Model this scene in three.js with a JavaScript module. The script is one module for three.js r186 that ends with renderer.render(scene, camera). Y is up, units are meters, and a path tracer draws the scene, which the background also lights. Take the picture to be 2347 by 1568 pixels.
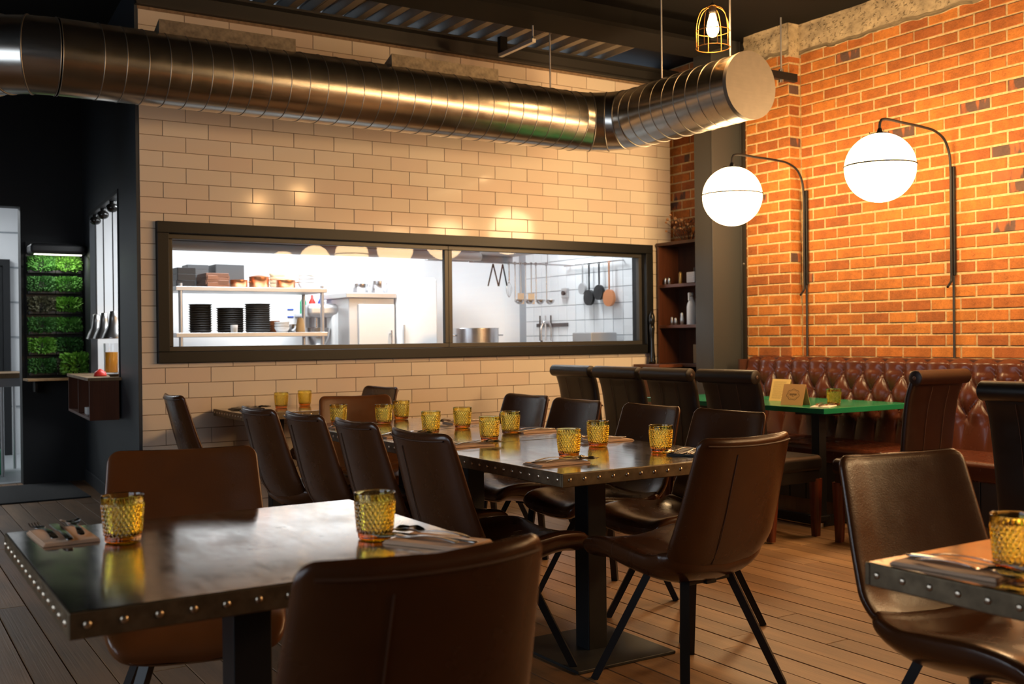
import * as THREE from 'three';
import { RoundedBoxGeometry } from 'three/addons/geometries/RoundedBoxGeometry.js';
import { mergeGeometries, mergeVertices } from 'three/addons/utils/BufferGeometryUtils.js';
import { RectAreaLightUniformsLib } from 'three/addons/lights/RectAreaLightUniformsLib.js';

// ---------------------------------------------------------------- camera, sky, large lights, exposure
const W = 2347, H = 1568, FPX = 2395.4;                      // photograph size and focal length in its pixels
const scene = new THREE.Scene();
const camera = new THREE.PerspectiveCamera(2 * Math.atan(H / 2 / FPX) * 180 / Math.PI, W / H, 0.05, 60);
camera.position.set(-1.5827, 1.215, 7.0905);
camera.rotation.order = 'YXZ';
camera.rotation.set(-0.0036312, -0.5606391, -0.0106815);
camera.focus = 4.3;
camera.userData.fStop = 4.0;
camera.updateMatrixWorld(true);

const renderer = new THREE.WebGLRenderer({ antialias: true });
renderer.toneMapping = THREE.LinearToneMapping;
renderer.toneMappingExposure = 1.0;
renderer.shadowMap.enabled = true;
RectAreaLightUniformsLib.init();
scene.background = new THREE.Color().setRGB(1.5, 1.75, 2.1);  // overcast daylight outside the street windows

const WARM = new THREE.Color().setRGB(1.0, 0.60, 0.27);       // tungsten lamps seen at the photo's white balance
const NEUTRAL = new THREE.Color().setRGB(0.93, 0.98, 1.0);    // kitchen tubes
function areaLight(name, color, intensity, w, h, pos, target) {
  const l = new THREE.RectAreaLight(color, intensity, w, h);
  l.name = name; l.position.set(...pos); l.lookAt(...target); scene.add(l);
  return l;
}
// daylight entering through the two street windows in the wall beside the camera (built below)
areaLight('daylight_window_one', new THREE.Color().setRGB(0.80, 0.90, 1.0), 2.1, 2.2, 1.9, [-3.93, 1.75, 3.2], [0, 1.2, 3.2]);
areaLight('daylight_window_two', new THREE.Color().setRGB(0.80, 0.90, 1.0), 1.15, 2.2, 1.9, [-3.93, 1.75, 6.2], [0, 1.2, 6.2]);
// ceiling light panels of the kitchen and of the room past the doorway (their glowing faces are built with those rooms)
const KITCHEN_PANELS = [[1.0, -0.95], [2.3, -1.35], [3.6, -1.1]];
for (const [i, [x, z]] of KITCHEN_PANELS.entries()) areaLight('kitchen_panel_light_' + i, NEUTRAL, 43, 1.1, 0.28, [x, 2.585, z], [x, 0, z]);
areaLight('back_room_panel_light', NEUTRAL, 22, 1.0, 0.5, [-1.3, 2.77, -4.3], [-1.3, 0, -4.3]);
// ---------------------------------------------------------------- helpers
let seedState = 12345;
function rnd() { seedState |= 0; seedState = seedState + 0x6D2B79F5 | 0; let t = Math.imul(seedState ^ seedState >>> 15, 1 | seedState); t = t + Math.imul(t ^ t >>> 7, 61 | t) ^ t; return ((t ^ t >>> 14) >>> 0) / 4294967296; }
const rr = (a, b) => a + (b - a) * rnd();
const PI = Math.PI, V3 = (x, y, z) => new THREE.Vector3(x, y, z);
// photo pixel -> direction -> point on a plane the thing touches
function ray(u, v) { return V3((u - W / 2) / FPX, -(v - H / 2) / FPX, -1).applyQuaternion(camera.quaternion); }
const onZ = (u, v, z) => { const d = ray(u, v), t = (z - camera.position.z) / d.z; return camera.position.clone().addScaledVector(d, t); };
const onY = (u, v, y) => { const d = ray(u, v), t = (y - camera.position.y) / d.y; return camera.position.clone().addScaledVector(d, t); };
const onX = (u, v, x) => { const d = ray(u, v), t = (x - camera.position.x) / d.x; return camera.position.clone().addScaledVector(d, t); };

const taken = {};
function numbered(name) { const n = taken[name] = (taken[name] ?? -1) + 1; return n ? name + '_' + String(n).padStart(3, '0') : name; }
function tag(o, label, category, group, kind) {
  o.userData = { label, category };
  if (group) o.userData.group = group;
  if (kind) o.userData.kind = kind;
  return o;
}
function thing(name, label, category, pos = [0, 0, 0], turn = 0, group, kind) {
  const o = new THREE.Group(); o.name = numbered(name); scene.add(o);
  o.position.set(...pos); o.rotation.y = turn;
  return tag(o, label, category, group, kind);
}
function mesh(name, geo, mat, parent) {
  const m = new THREE.Mesh(geo, mat); m.name = name; m.castShadow = m.receiveShadow = true; parent.add(m); return m;
}
function single(name, geo, mat, label, category, pos, turn = 0, group, kind) {   // a thing that is one mesh
  const m = new THREE.Mesh(geo, mat); m.name = numbered(name); m.castShadow = m.receiveShadow = true; scene.add(m);
  if (pos) m.position.set(...pos);
  m.rotation.y = turn;
  return tag(m, label, category, group, kind);
}
function dup(root, pos, turn, label, group) {
  const r = root.clone(); r.name = numbered(root.name.replace(/_\d{3}$/, '')); scene.add(r);
  r.position.set(...pos); r.rotation.set(0, turn, 0); r.userData = { ...root.userData };
  if (label) r.userData.label = label;
  if (group) r.userData.group = group;
  return r;
}
function boxUV(g) {       // uv in metres from the axis each face looks along
  const p = g.attributes.position, n = g.attributes.normal, uv = new Float32Array(p.count * 2);
  for (let i = 0; i < p.count; i++) {
    const ax = Math.abs(n.getX(i)), ay = Math.abs(n.getY(i)), az = Math.abs(n.getZ(i));
    if (ay >= ax && ay >= az) { uv[2 * i] = p.getX(i); uv[2 * i + 1] = p.getZ(i); }
    else if (ax >= az) { uv[2 * i] = p.getZ(i); uv[2 * i + 1] = p.getY(i); }
    else { uv[2 * i] = p.getX(i); uv[2 * i + 1] = p.getY(i); }
  }
  g.setAttribute('uv', new THREE.BufferAttribute(uv, 2)); return g;
}
const box = (w, h, d, x = 0, y = 0, z = 0) => boxUV(new THREE.BoxGeometry(w, h, d)).translate(x, y, z);
function span(x0, x1, y0, y1, z0, z1) { return boxUV(new THREE.BoxGeometry(x1 - x0, y1 - y0, z1 - z0).translate((x0 + x1) / 2, (y0 + y1) / 2, (z0 + z1) / 2)); }
function rbox(w, h, d, r, x = 0, y = 0, z = 0, seg = 2) { return boxUV(new RoundedBoxGeometry(w, h, d, seg, Math.min(r, w / 2.01, h / 2.01, d / 2.01)).translate(x, y, z)); }
function rspan(x0, x1, y0, y1, z0, z1, r) { return rbox(x1 - x0, y1 - y0, z1 - z0, r, (x0 + x1) / 2, (y0 + y1) / 2, (z0 + z1) / 2); }
function merge(list) {
  return mergeGeometries(list.map(g => { const q = g.index ? g.toNonIndexed() : g.clone(); for (const k of Object.keys(q.attributes)) if (!['position', 'normal', 'uv'].includes(k)) q.deleteAttribute(k); if (!q.attributes.uv) boxUV(q); return q; }));
}
function bar(a, b, w, d, up = V3(0, 0, 1)) {     // rectangular bar from a to b
  const A = V3(...a), B = V3(...b), dir = B.clone().sub(A), L = dir.length(); dir.normalize();
  const x = new THREE.Vector3().crossVectors(dir, up).normalize(), z = new THREE.Vector3().crossVectors(x, dir).normalize();
  const m = new THREE.Matrix4().makeBasis(x, dir, z).setPosition(A.add(B).multiplyScalar(.5));
  return boxUV(new THREE.BoxGeometry(w, L, d)).applyMatrix4(m);
}
function tube(pts, r, seg = 8, n = 0, closed = false) {
  const c = pts.length === 2 ? new THREE.LineCurve3(V3(...pts[0]), V3(...pts[1])) : new THREE.CatmullRomCurve3(pts.map(p => V3(...p)), closed, 'centripetal');
  return new THREE.TubeGeometry(c, n || Math.max(1, (pts.length - 1) * 6), r, seg, closed);
}
function rod(a, b, r, seg = 10) {    // closed cylinder between two points
  const A = V3(...a), B = V3(...b), L = A.distanceTo(B), q = new THREE.Quaternion().setFromUnitVectors(V3(0, 1, 0), B.clone().sub(A).normalize());
  return new THREE.CylinderGeometry(r, r, L, seg).applyQuaternion(q).translate((A.x + B.x) / 2, (A.y + B.y) / 2, (A.z + B.z) / 2);
}
function lathe(pts, seg = 32) { return new THREE.LatheGeometry(pts.map(p => new THREE.Vector2(...p)), seg); }
function disc(r, h, x = 0, y = 0, z = 0, seg = 32) { return new THREE.CylinderGeometry(r, r, h, seg).translate(x, y, z); }
// a flat-backed piece (tile, brick, plank) with chamfered front edges; lies in xy, front towards +z
const pieceCache = {};
function piece(w, h, d, c, uo = 0, vo = 0) {
  const key = [w, h, d, c, uo, vo].map(v => v.toFixed(4)).join();
  if (pieceCache[key]) return pieceCache[key];
  const a = w / 2, b = h / 2, P = [], UV = [];
  const quad = (...q) => { for (const i of [0, 1, 2, 0, 2, 3]) { P.push(...q[i]); UV.push(q[i][0] + uo, q[i][1] + vo); } };
  const back = [[-a, -b, 0], [a, -b, 0], [a, b, 0], [-a, b, 0]], mid = back.map(([x, y]) => [x, y, d - c]);
  const front = [[-a + c, -b + c, d], [a - c, -b + c, d], [a - c, b - c, d], [-a + c, b - c, d]];
  quad(...front);
  for (let i = 0; i < 4; i++) { const j = (i + 1) % 4; quad(mid[i], mid[j], front[j], front[i]); quad(back[i], back[j], mid[j], mid[i]); }
  quad(back[1], back[0], back[3], back[2]);
  const g = new THREE.BufferGeometry();
  g.setAttribute('position', new THREE.Float32BufferAttribute(P, 3)); g.setAttribute('uv', new THREE.Float32BufferAttribute(UV, 2));
  g.computeVertexNormals();
  return pieceCache[key] = g;
}
// padded panel swept along a profile: pts [y, z] (sitter's side is to the left of travel), half width, thickness and dish along it
function padded(pts, half, thick, dish, { nv = 26, nt = 28, endW = 0.04, endLen = 0.03, flip = 1 } = {}) {
  const c = new THREE.CatmullRomCurve3(pts.map(([y, z]) => V3(0, y, z)), false, 'centripetal'), L = c.getLength();
  const pos = [], uv = [], idx = [], ts = [];
  for (let i = 0; i <= nv; i++) { const f = i / nv; ts.push(f < .5 ? .5 * Math.pow(2 * f, 1.6) : 1 - .5 * Math.pow(2 * (1 - f), 1.6)); }
  for (const t of ts) {
    const p = c.getPointAt(t), tg = c.getTangentAt(t), n = V3(0, -tg.z, tg.y).multiplyScalar(flip), s = t * L, d = Math.min(s, L - s);
    const q = Math.min(1, d / endLen), e = Math.sqrt(Math.max(0, 1 - (1 - q) ** 2)), qw = Math.min(1, d / (endLen * 1.8)), ew = Math.sqrt(Math.max(0, 1 - (1 - qw) ** 2));
    const w = half(t) - endW * (1 - ew), th = Math.max(thick(t) * e, .0006);
    for (let k = 0; k < nt; k++) {
      const a = -PI / 2 + 2 * PI * k / nt, cx = Math.cos(a), sy = Math.sin(a);
      const x = w * Math.sign(cx) * Math.pow(Math.abs(cx), .42), h = th / 2 * Math.sign(sy) * Math.pow(Math.abs(sy), .7) + dish(t, x / Math.max(half(t), .01));
      pos.push(x, p.y + n.y * h, p.z + n.z * h); uv.push(x, s);
    }
  }
  for (let i = 0; i < nv; i++) for (let k = 0; k < nt; k++) { const a = i * nt + k, b = i * nt + (k + 1) % nt; if (flip < 0) idx.push(a, b, b + nt, a, b + nt, a + nt); else idx.push(a, b + nt, b, a, a + nt, b + nt); }
  const cap = (row, rev) => { for (let k = 1; k < nt - 1; k++) { const o = row * nt; (rev !== flip < 0) ? idx.push(o, o + k + 1, o + k) : idx.push(o, o + k, o + k + 1); } };
  cap(0, false); cap(nv, true);
  const g = new THREE.BufferGeometry();
  g.setAttribute('position', new THREE.Float32BufferAttribute(pos, 3)); g.setAttribute('uv', new THREE.Float32BufferAttribute(uv, 2)); g.setIndex(idx);
  g.computeVertexNormals(); return g;
}
// ---------------------------------------------------------------- textures
function hash2(x, y, s) { let h = Math.imul(x, 374761393) + Math.imul(y, 668265263) + Math.imul(s, 974634221) | 0; h = Math.imul(h ^ h >>> 13, 1274126177); return ((h ^ h >>> 16) >>> 0) / 4294967296; }
function pnoise(x, y, px, py, s) {   // tileable value noise
  const xi = Math.floor(x), yi = Math.floor(y), fx = x - xi, fy = y - yi, u = fx * fx * (3 - 2 * fx), v = fy * fy * (3 - 2 * fy);
  const w = (a, b) => hash2(((a % px) + px) % px, ((b % py) + py) % py, s);
  return (w(xi, yi) * (1 - u) + w(xi + 1, yi) * u) * (1 - v) + (w(xi, yi + 1) * (1 - u) + w(xi + 1, yi + 1) * u) * v;
}
function fbm(u, v, fx, fy, oct, s) { let a = .5, t = 0, n = 0; for (let i = 0; i < oct; i++) { t += a * pnoise(u * fx, v * fy, fx, fy, s + i); n += a; a *= .5; fx *= 2; fy *= 2; } return t / n; }
function texture(size, metres, fn, srgb = false, ratio = 1) {
  const w = size, h = Math.round(size * ratio), data = new Uint8Array(w * h * 4);
  for (let y = 0; y < h; y++) for (let x = 0; x < w; x++) {
    const c = fn((x + .5) / w, (y + .5) / h), i = (y * w + x) * 4;
    for (let k = 0; k < 3; k++) data[i + k] = Math.max(0, Math.min(255, Math.round(255 * (Array.isArray(c) ? c[k] : c))));
    data[i + 3] = 255;
  }
  const t = new THREE.DataTexture(data, w, h); t.wrapS = t.wrapT = THREE.RepeatWrapping; t.magFilter = THREE.LinearFilter; t.minFilter = THREE.LinearFilter;
  if (srgb) t.colorSpace = THREE.SRGBColorSpace;
  const [mx, my] = Array.isArray(metres) ? metres : [metres, metres * ratio]; t.repeat.set(1 / mx, 1 / my); t.needsUpdate = true; return t;
}
const lin = (r, g, b) => new THREE.Color().setRGB(r, g, b);
const pm = o => new THREE.MeshPhysicalMaterial(o);
// ---------------------------------------------------------------- materials
const tLeatherBump = texture(512, .16, (u, v) => fbm(u, v, 56, 56, 3, 5));
const tLeatherTone = texture(256, .5, (u, v) => { const n = .78 + .3 * fbm(u, v, 6, 6, 5, 17); return [n, n * .98, n * .96]; });
const tLeatherRough = texture(256, .35, (u, v) => .62 + .38 * fbm(u, v, 8, 8, 4, 23));
const leather = (c, rough, o = {}) => pm({ color: c, roughness: rough, map: tLeatherTone, roughnessMap: tLeatherRough, bumpMap: tLeatherBump, bumpScale: .00018, ...o });
const M = {};
M.leather = leather(lin(.070, .0245, .0085), .31);
M.leatherTan = leather(lin(.115, .040, .011), .40);
M.stitch = pm({ color: lin(.07, .03, .016), roughness: .5 });
M.blackLeather = leather(lin(.012, .0085, .0065), .42);
M.brownHide = leather(lin(.018, .0065, .0042), .42);
M.bench = leather(lin(.080, .022, .010), .32);
M.blackMetal = pm({ color: lin(.010, .010, .011), roughness: .42, specularIntensity: .7 });
M.plate = pm({ color: lin(.030, .029, .027), roughness: .5, metalness: .3 });
const tSteel = texture(1024, .9, (u, v) => {
  const cloud = fbm(u, v, 5, 5, 5, 31), fine = fbm(u, v, 60, 60, 3, 37);
  let s = 0; const w = fbm(u, v, 9, 9, 3, 41) - .5; const l = Math.abs(fbm(u + w * .05, v + w * .10, 14, 38, 3, 43) - .5), k = fbm(u, v, 16, 22, 2, 45); if (l < .012 && k > .56) s = Math.min(1, (k - .56) * 9) * .55;
  const t = .72 + .34 * (cloud - .5) + .12 * (fine - .5) - s * .9; return [t, t * .985, t * .96];
});
const tSteelRough = texture(512, .9, (u, v) => { const c = fbm(u, v, 6, 6, 4, 47), f = fbm(u, v, 50, 14, 3, 53); return .62 + .5 * (c - .5) + .35 * (f - .5); });
M.tableTop = pm({ color: lin(.74, .69, .63), metalness: 1, roughness: .22, map: tSteel, roughnessMap: tSteelRough });
const tPatina = texture(256, .25, (u, v) => { const c = fbm(u, v, 10, 10, 5, 61); const t = .35 + .9 * c; return [t, t * .96, t * .88]; });
M.tableEdge = pm({ color: lin(.20, .155, .105), metalness: .85, roughness: .48, map: tPatina });
M.stud = pm({ color: lin(.62, .52, .40), metalness: 1, roughness: .28 });
const tGrain = texture(512, [.32, 1.6], (u, v) => {
  const w = fbm(u, v, 3, 2, 4, 71); const g = fbm(u + w * .06, v, 64, 3, 4, 73), p = fbm(u, v, 90, 10, 2, 79), st = fbm(u, v, 7, 5, 4, 83);
  const t = .64 + .20 * (g - .5) + .30 * (st - .5) * 1.6 - (p > .74 ? (p - .74) * 1.0 : 0); return [t, t * .97, t * .92];
}, false, 1);
const tGrainBump = texture(512, [.32, 1.6], (u, v) => fbm(u, v, 70, 4, 4, 73));
M.planks = [[.37, .20, .090], [.31, .165, .074], [.41, .23, .105], [.335, .185, .088], [.27, .145, .066]].map(c => pm({ color: lin(...c), roughness: .46, map: tGrain, bumpMap: tGrainBump, bumpScale: .0004 }));
M.subfloor = pm({ color: lin(.02, .013, .008), roughness: .9 });
M.wood = pm({ color: lin(.17, .052, .022), roughness: .42, map: tGrain });
M.woodDark = pm({ color: lin(.085, .028, .014), roughness: .45, map: tGrain });
M.woodLight = pm({ color: lin(.40, .25, .12), roughness: .5, map: tGrain });
M.legWood = pm({ color: lin(.17, .035, .012), roughness: .35, map: tGrain });
const tBrick = texture(512, .5, (u, v) => { const a = fbm(u, v, 9, 9, 5, 91), f = fbm(u, v, 90, 90, 2, 97), pit = fbm(u, v, 40, 40, 2, 101); const t = .66 + .5 * (a - .5) + .22 * (f - .5) - (pit > .80 ? .12 : 0); return [t, t, t]; });
const tBrickBump = texture(512, .5, (u, v) => .6 * fbm(u, v, 60, 60, 3, 103) + .4 * fbm(u, v, 12, 12, 3, 107));
const brickMat = c => pm({ color: lin(...c), roughness: .85, map: tBrick, bumpMap: tBrickBump, bumpScale: .003 });
M.bricks = [[.62, .205, .034], [.56, .178, .030], [.65, .225, .037], [.50, .152, .027], [.59, .19, .032], [.44, .128, .025]].map(brickMat);
// over-burnt headers: dark vitrified patches with an outline of their own
const tBurnt = texture(256, [.5, .5], (u, v) => { const a = fbm(u, v, 9, 9, 5, 91), b = fbm(u, v, 7, 2, 4, 111); const t = .66 + .5 * (a - .5), k = Math.max(0, Math.min(1, (b - .50) * 14)); return [t * (1 - .72 * k), t * (1 - .50 * k), t * (1 + .3 * k)]; });
M.burnt = pm({ color: lin(.50, .150, .044), roughness: .8, map: tBurnt, bumpMap: tBrickBump, bumpScale: .003 });
const tMortar = texture(256, .3, (u, v) => { const t = .72 + .5 * (fbm(u, v, 24, 24, 4, 113) - .5); return [t, t * .985, t * .95]; });
M.mortar = pm({ color: lin(.76, .565, .29), roughness: .95, map: tMortar, bumpMap: tMortar, bumpScale: .004 });
const tConcrete = texture(512, .6, (u, v) => { const a = fbm(u, v, 7, 7, 6, 127), p = fbm(u, v, 36, 36, 3, 131); const t = .62 + .5 * (a - .5) - (p > .62 ? (p - .62) * .9 : 0); return [t, t * .97, t * .9]; });
M.concrete = pm({ color: lin(.66, .54, .36), roughness: .95, map: tConcrete, bumpMap: tConcrete, bumpScale: .03 });
M.tiles = [[.645, .555, .45], [.625, .525, .42], [.66, .57, .465], [.63, .515, .415]].map(c => pm({ color: lin(...c), roughness: .10, specularIntensity: 1 }));
M.tileBack = pm({ color: lin(.30, .20, .125), roughness: .9, map: tMortar });
M.frameBlack = pm({ color: lin(.0075, .007, .0065), roughness: .42, specularIntensity: .7 });
M.sashMetal = pm({ color: lin(.045, .04, .034), roughness: .4, metalness: .2 });
M.pane = pm({ color: 0xffffff, roughness: 0, transmission: 1, thickness: 0, ior: 1.52 });
const tGalv = texture(512, [.8, .8], (u, v) => { const a = fbm(u, v, 10, 10, 5, 137), b = fbm(u, v, 4, 40, 3, 139); const t = .86 + .14 * (a - .5) + .08 * (b - .5); return [t, t * .99, t * .97]; });
const tGalvRough = texture(256, [.5, .5], (u, v) => .8 + .25 * (fbm(u, v, 8, 30, 4, 149) - .5));
M.duct = pm({ color: lin(.63, .60, .555), metalness: 1, roughness: .29, map: tGalv, roughnessMap: tGalvRough });
M.ductSeam = pm({ color: lin(.30, .28, .25), metalness: 1, roughness: .42 });
M.galvPlate = pm({ color: lin(.24, .205, .165), metalness: .6, roughness: .55, map: tPatina });
M.capSheet = pm({ color: lin(.25, .215, .175), metalness: .5, roughness: .6, map: tGalv });
M.blackPaint = pm({ color: lin(.011, .012, .014), roughness: .55 });
M.partition = pm({ color: lin(.034, .041, .049), roughness: .5 });
M.ceilingBlack = pm({ color: lin(.003, .0026, .0023), roughness: .75, specularIntensity: .35 });
M.beam = pm({ color: lin(.018, .016, .014), roughness: .5 });
M.deck = pm({ color: lin(.30, .28, .25), metalness: .9, roughness: .42, map: tGalv });
M.steelColumn = pm({ color: lin(.036, .036, .035), roughness: .45 });
M.green = pm({ color: lin(.010, .170, .075), roughness: .22 });
M.cutlery = pm({ color: lin(.40, .38, .36), metalness: 1, roughness: .16 });
M.steel = pm({ color: lin(.62, .62, .63), metalness: 1, roughness: .26 });
M.steelDull = pm({ color: lin(.55, .55, .56), metalness: .9, roughness: .42 });
M.napkin = pm({ color: lin(.62, .41, .27), roughness: .85, bumpMap: tMortar, bumpScale: .0005 });
M.whiteNapkin = pm({ color: lin(.72, .66, .56), roughness: .85 });
M.amber = pm({ color: lin(1, 1, 1), roughness: .03, transmission: 1, thickness: .004, ior: 1.5, attenuationColor: lin(.96, .79, .07), attenuationDistance: .011 });
M.card = pm({ color: lin(.62, .36, .15), roughness: .8 });
M.white = pm({ color: lin(.82, .83, .84), roughness: .35 });
M.whiteWall = pm({ color: lin(.84, .85, .87), roughness: .6 });
M.grout = pm({ color: lin(.34, .37, .40), roughness: .8 });
M.whiteTile = pm({ color: lin(.82, .84, .86), roughness: .18 });
M.blackIron = pm({ color: lin(.016, .016, .018), roughness: .4, metalness: .3 });
M.blackPlastic = pm({ color: lin(.02, .02, .021), roughness: .4 });
M.darkPlastic = pm({ color: lin(.06, .063, .068), roughness: .45 });
M.copper = pm({ color: lin(.72, .30, .14), metalness: 1, roughness: .3 });
M.terracotta = pm({ color: lin(.42, .15, .055), roughness: .4 });
M.red = pm({ color: lin(.6, .03, .02), roughness: .4 });
M.blue = pm({ color: lin(.03, .09, .5), roughness: .4 });
M.greenPlastic = pm({ color: lin(.03, .45, .22), roughness: .45 });
M.floorTile = pm({ color: lin(.42, .45, .47), roughness: .35 });
M.mat = pm({ color: lin(.030, .031, .033), roughness: .95, bumpMap: tMortar, bumpScale: .004 });
M.blackGloss = pm({ color: lin(.010, .009, .008), roughness: .14 });
M.bottle = pm({ color: lin(.80, .80, .82), roughness: .4 });
M.clearGlass = pm({ color: 0xffffff, roughness: .03, transmission: 1, thickness: .004, ior: 1.5 });
M.juice = pm({ color: lin(.95, .42, .02), roughness: .2 });
M.greyHood = pm({ color: lin(.30, .30, .31), roughness: .45, metalness: .4 });
M.lampSteel = pm({ color: lin(.58, .57, .56), metalness: 1, roughness: .3 });
const glow = (c, k) => pm({ color: lin(.9, .88, .84), roughness: .3, emissive: c, emissiveIntensity: k });
// ---------------------------------------------------------------- the room
const structure = (name, label, category, pos, turn) => thing(name, label, category, pos, turn, undefined, 'structure');
const TOP = 3.60;

// floor of worn boards running away from the tiled wall
{
  const f = structure('floor', 'worn brown timber floorboards running towards the tiled wall', 'floor');
  mesh('subfloor', span(-4.15, 5.2, -.12, -.021, -6.1, 9.65), M.subfloor, f);
  const BW = .128, rest = [];
  for (let i = 0, x = -4; x < 4.6; x += BW, i++) {
    let z = -2.9 + rr(-1.6, 0);
    while (z < 9.5) {
      const L = rr(1.7, 3.4), z0 = Math.max(z, -2.9), z1 = Math.min(z + L, 9.5); z += L;
      if (z1 - z0 < .05) continue;
      const w = Math.min(BW, 4.6 - x) - .004, near = x > -1.75 && x < 4.7 && z0 < 5.6;
      const g = piece(w, z1 - z0 - .004, .021, .0018, Math.floor(rr(0, 6)) * .137, Math.floor(rr(0, 9)) * .31);
      const m4 = new THREE.Matrix4().makeRotationX(-PI / 2).setPosition(x + BW / 2, -.021 + rr(-.0012, .0006), (z0 + z1) / 2);
      if (near) { const p = mesh('floorboard', g, M.planks[Math.floor(rr(0, 5))], f); p.applyMatrix4(m4); p.rotation.z += rr(-.0006, .0006); }
      else rest.push(g.clone().applyMatrix4(m4));
    }
  }
  mesh('distant_floorboards', merge(rest), M.planks[0], f).userData.kind = 'stuff';
}
// tiled wall with the kitchen window opening
const LY = n => 2.682 - n * .1025, KX = k => k * .15125, WX1 = KX(30);
const CAS = [.10, 4.30, 1.074, 2.012];          // outer edge of the window casing
{
  const w = structure('wall_back', 'wall of glazed cream subway tiles laid in half bond', 'wall');
  const o = [.17, 4.23, 1.14, 1.945];
  mesh('tile_backing', merge([span(0, WX1, 0, o[2], -.15, 0), span(0, WX1, o[3], 3.43, -.15, 0), span(0, o[0], o[2], o[3], -.15, 0), span(o[1], WX1, o[2], o[3], -.15, 0)]), M.tileBack, w);
  const J = .0038, hidden = [];
  for (let n = -7; n < 26; n++) {
    const y1 = Math.min(LY(n), 3.42), y0 = LY(n + 1), edges = [0];
    for (let k = ((n % 2) + 2) % 2 ? 2 : 1; k < 30; k += 2) edges.push(k);
    edges.push(30);
    for (let i = 0; i + 1 < edges.length; i++) {
      let rects = [[KX(edges[i]), KX(edges[i + 1]), y0, y1]];
      const [a, b, c, d] = rects[0];
      if (b > CAS[0] && a < CAS[1] && d > CAS[2] && c < CAS[3]) {
        rects = [];      // a tile cut round the casing: full strip beyond it, tongue beside it
        const lo = Math.max(c, CAS[2] - .004 * (c < CAS[2])), hi = Math.min(d, CAS[3] + .004 * (d > CAS[3]));
        if (d > CAS[3]) rects.push([a, b, CAS[3], d]);
        if (c < CAS[2]) rects.push([a, b, c, CAS[2]]);
        if (a < CAS[0]) rects.push([a, CAS[0], lo, hi]);
        if (b > CAS[1]) rects.push([CAS[1], b, lo, hi]);
      }
      for (const [p, q, r, s] of rects) {
        if (q - p < .012 || s - r < .012) continue;
        const g = piece(q - p - J, s - r - J, .008, .0014);
        if (y1 < .55) { hidden.push(g.clone().translate((p + q) / 2, (r + s) / 2, 0)); continue; }
        const t = mesh('tile', g, M.tiles[Math.floor(rnd() * 4)], w); t.position.set((p + q) / 2, (r + s) / 2, -.0004);
        t.rotation.set(.005 + rr(-.0035, .0035), rr(-.003, .003), 0);
      }
    }
  }
  mesh('tiles_behind_chairs', merge(hidden), M.tiles[0], w).userData.kind = 'stuff';
}
// black window of two panes between dining room and kitchen
{
  const w = structure('window_1', 'long black framed window of two panes looking into the kitchen', 'window');
  const [x0, x1, y0, y1] = CAS, B = .075;
  mesh('casing', merge([rspan(x0, x1, y1 - B, y1, .0, .045, .004), rspan(x0, x1, y0, y0 + B, .0, .045, .004), rspan(x0, x0 + B, y0 + B, y1 - B, .0, .045, .004), rspan(x1 - B, x1, y0 + B, y1 - B, .0, .045, .004)]), M.frameBlack, w);
  mesh('jamb_lining', merge([span(.17, 4.23, 1.936, 1.945, -.15, 0), span(.17, 4.23, 1.14, 1.149, -.15, 0), span(.17, .179, 1.149, 1.936, -.15, 0), span(4.221, 4.23, 1.149, 1.936, -.15, 0)]), M.frameBlack, w);
  const S = .034, mid = 2.305;
  for (const [a, b, z] of [[.179, mid, -.035], [mid, 4.221, -.035]]) {
    const s = mesh('sash', merge([rspan(a, b, 1.149, 1.149 + S, z - .02, z + .02, .004), rspan(a, b, 1.936 - S, 1.936, z - .02, z + .02, .004), rspan(a, a + S, 1.149 + S, 1.936 - S, z - .02, z + .02, .004), rspan(b - S, b, 1.149 + S, 1.936 - S, z - .02, z + .02, .004)]), M.sashMetal, w);
    const p = new THREE.PlaneGeometry(b - a - 2 * S + .01, 1.936 - 1.149 - 2 * S + .01).rotateX(.006).translate((a + b) / 2, 1.5425, z);
    mesh('pane', p, M.pane, s);
  }
}
// brick side wall, its pier and the alcove behind the column
const BH = .0803, BL = .227, XB = 4.6;
function brickField(parent, plane, a0, a1, y0, y1, { axis = 'x', seen = () => true, phase = 0, depth = .006 } = {}) {
  // plane x = const facing -x (axis 'x', runs along z) or z = const facing +z (axis 'z', runs along x)
  const rest = [];
  for (let r = 0, y = y0; y < y1 - .02; y += BH, r++) {
    const top = Math.min(y + BH, y1);
    for (let a = a0 - BL + ((r + phase) % 2) * BL / 2; a < a1; a += BL) {
      const p = Math.max(a, a0), q = Math.min(a + BL, a1);
      if (q - p < .03) continue;
      const w = Math.round((q - p - .0135 + rr(-.003, .002)) * 400) / 400, h = Math.round((top - y - .0140) * 500) / 500;
      if (h < .02) continue;
      const k = Math.floor(rnd() * 8), g = piece(w, h, depth, .003, k * .061, k * .113);
      const m = new THREE.Matrix4(), mid = (p + q) / 2 + rr(-.0015, .0015), yc = (y + top) / 2 + rr(-.0015, .0015), proud = rr(-.002, .002);
      const mat = rnd() < .04 ? M.burnt : M.bricks[Math.floor(rnd() * 6)];
      if (axis === 'x') m.makeRotationY(-PI / 2).setPosition(plane + proud, yc, mid); else m.setPosition(mid, yc, plane + proud);
      if (seen(mid, yc)) { const b = mesh('brick', g, mat, parent); b.applyMatrix4(m); b.rotation.z += rr(-.006, .006); }
      else rest.push(g.clone().applyMatrix4(m));
    }
  }
  return rest;
}
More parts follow.
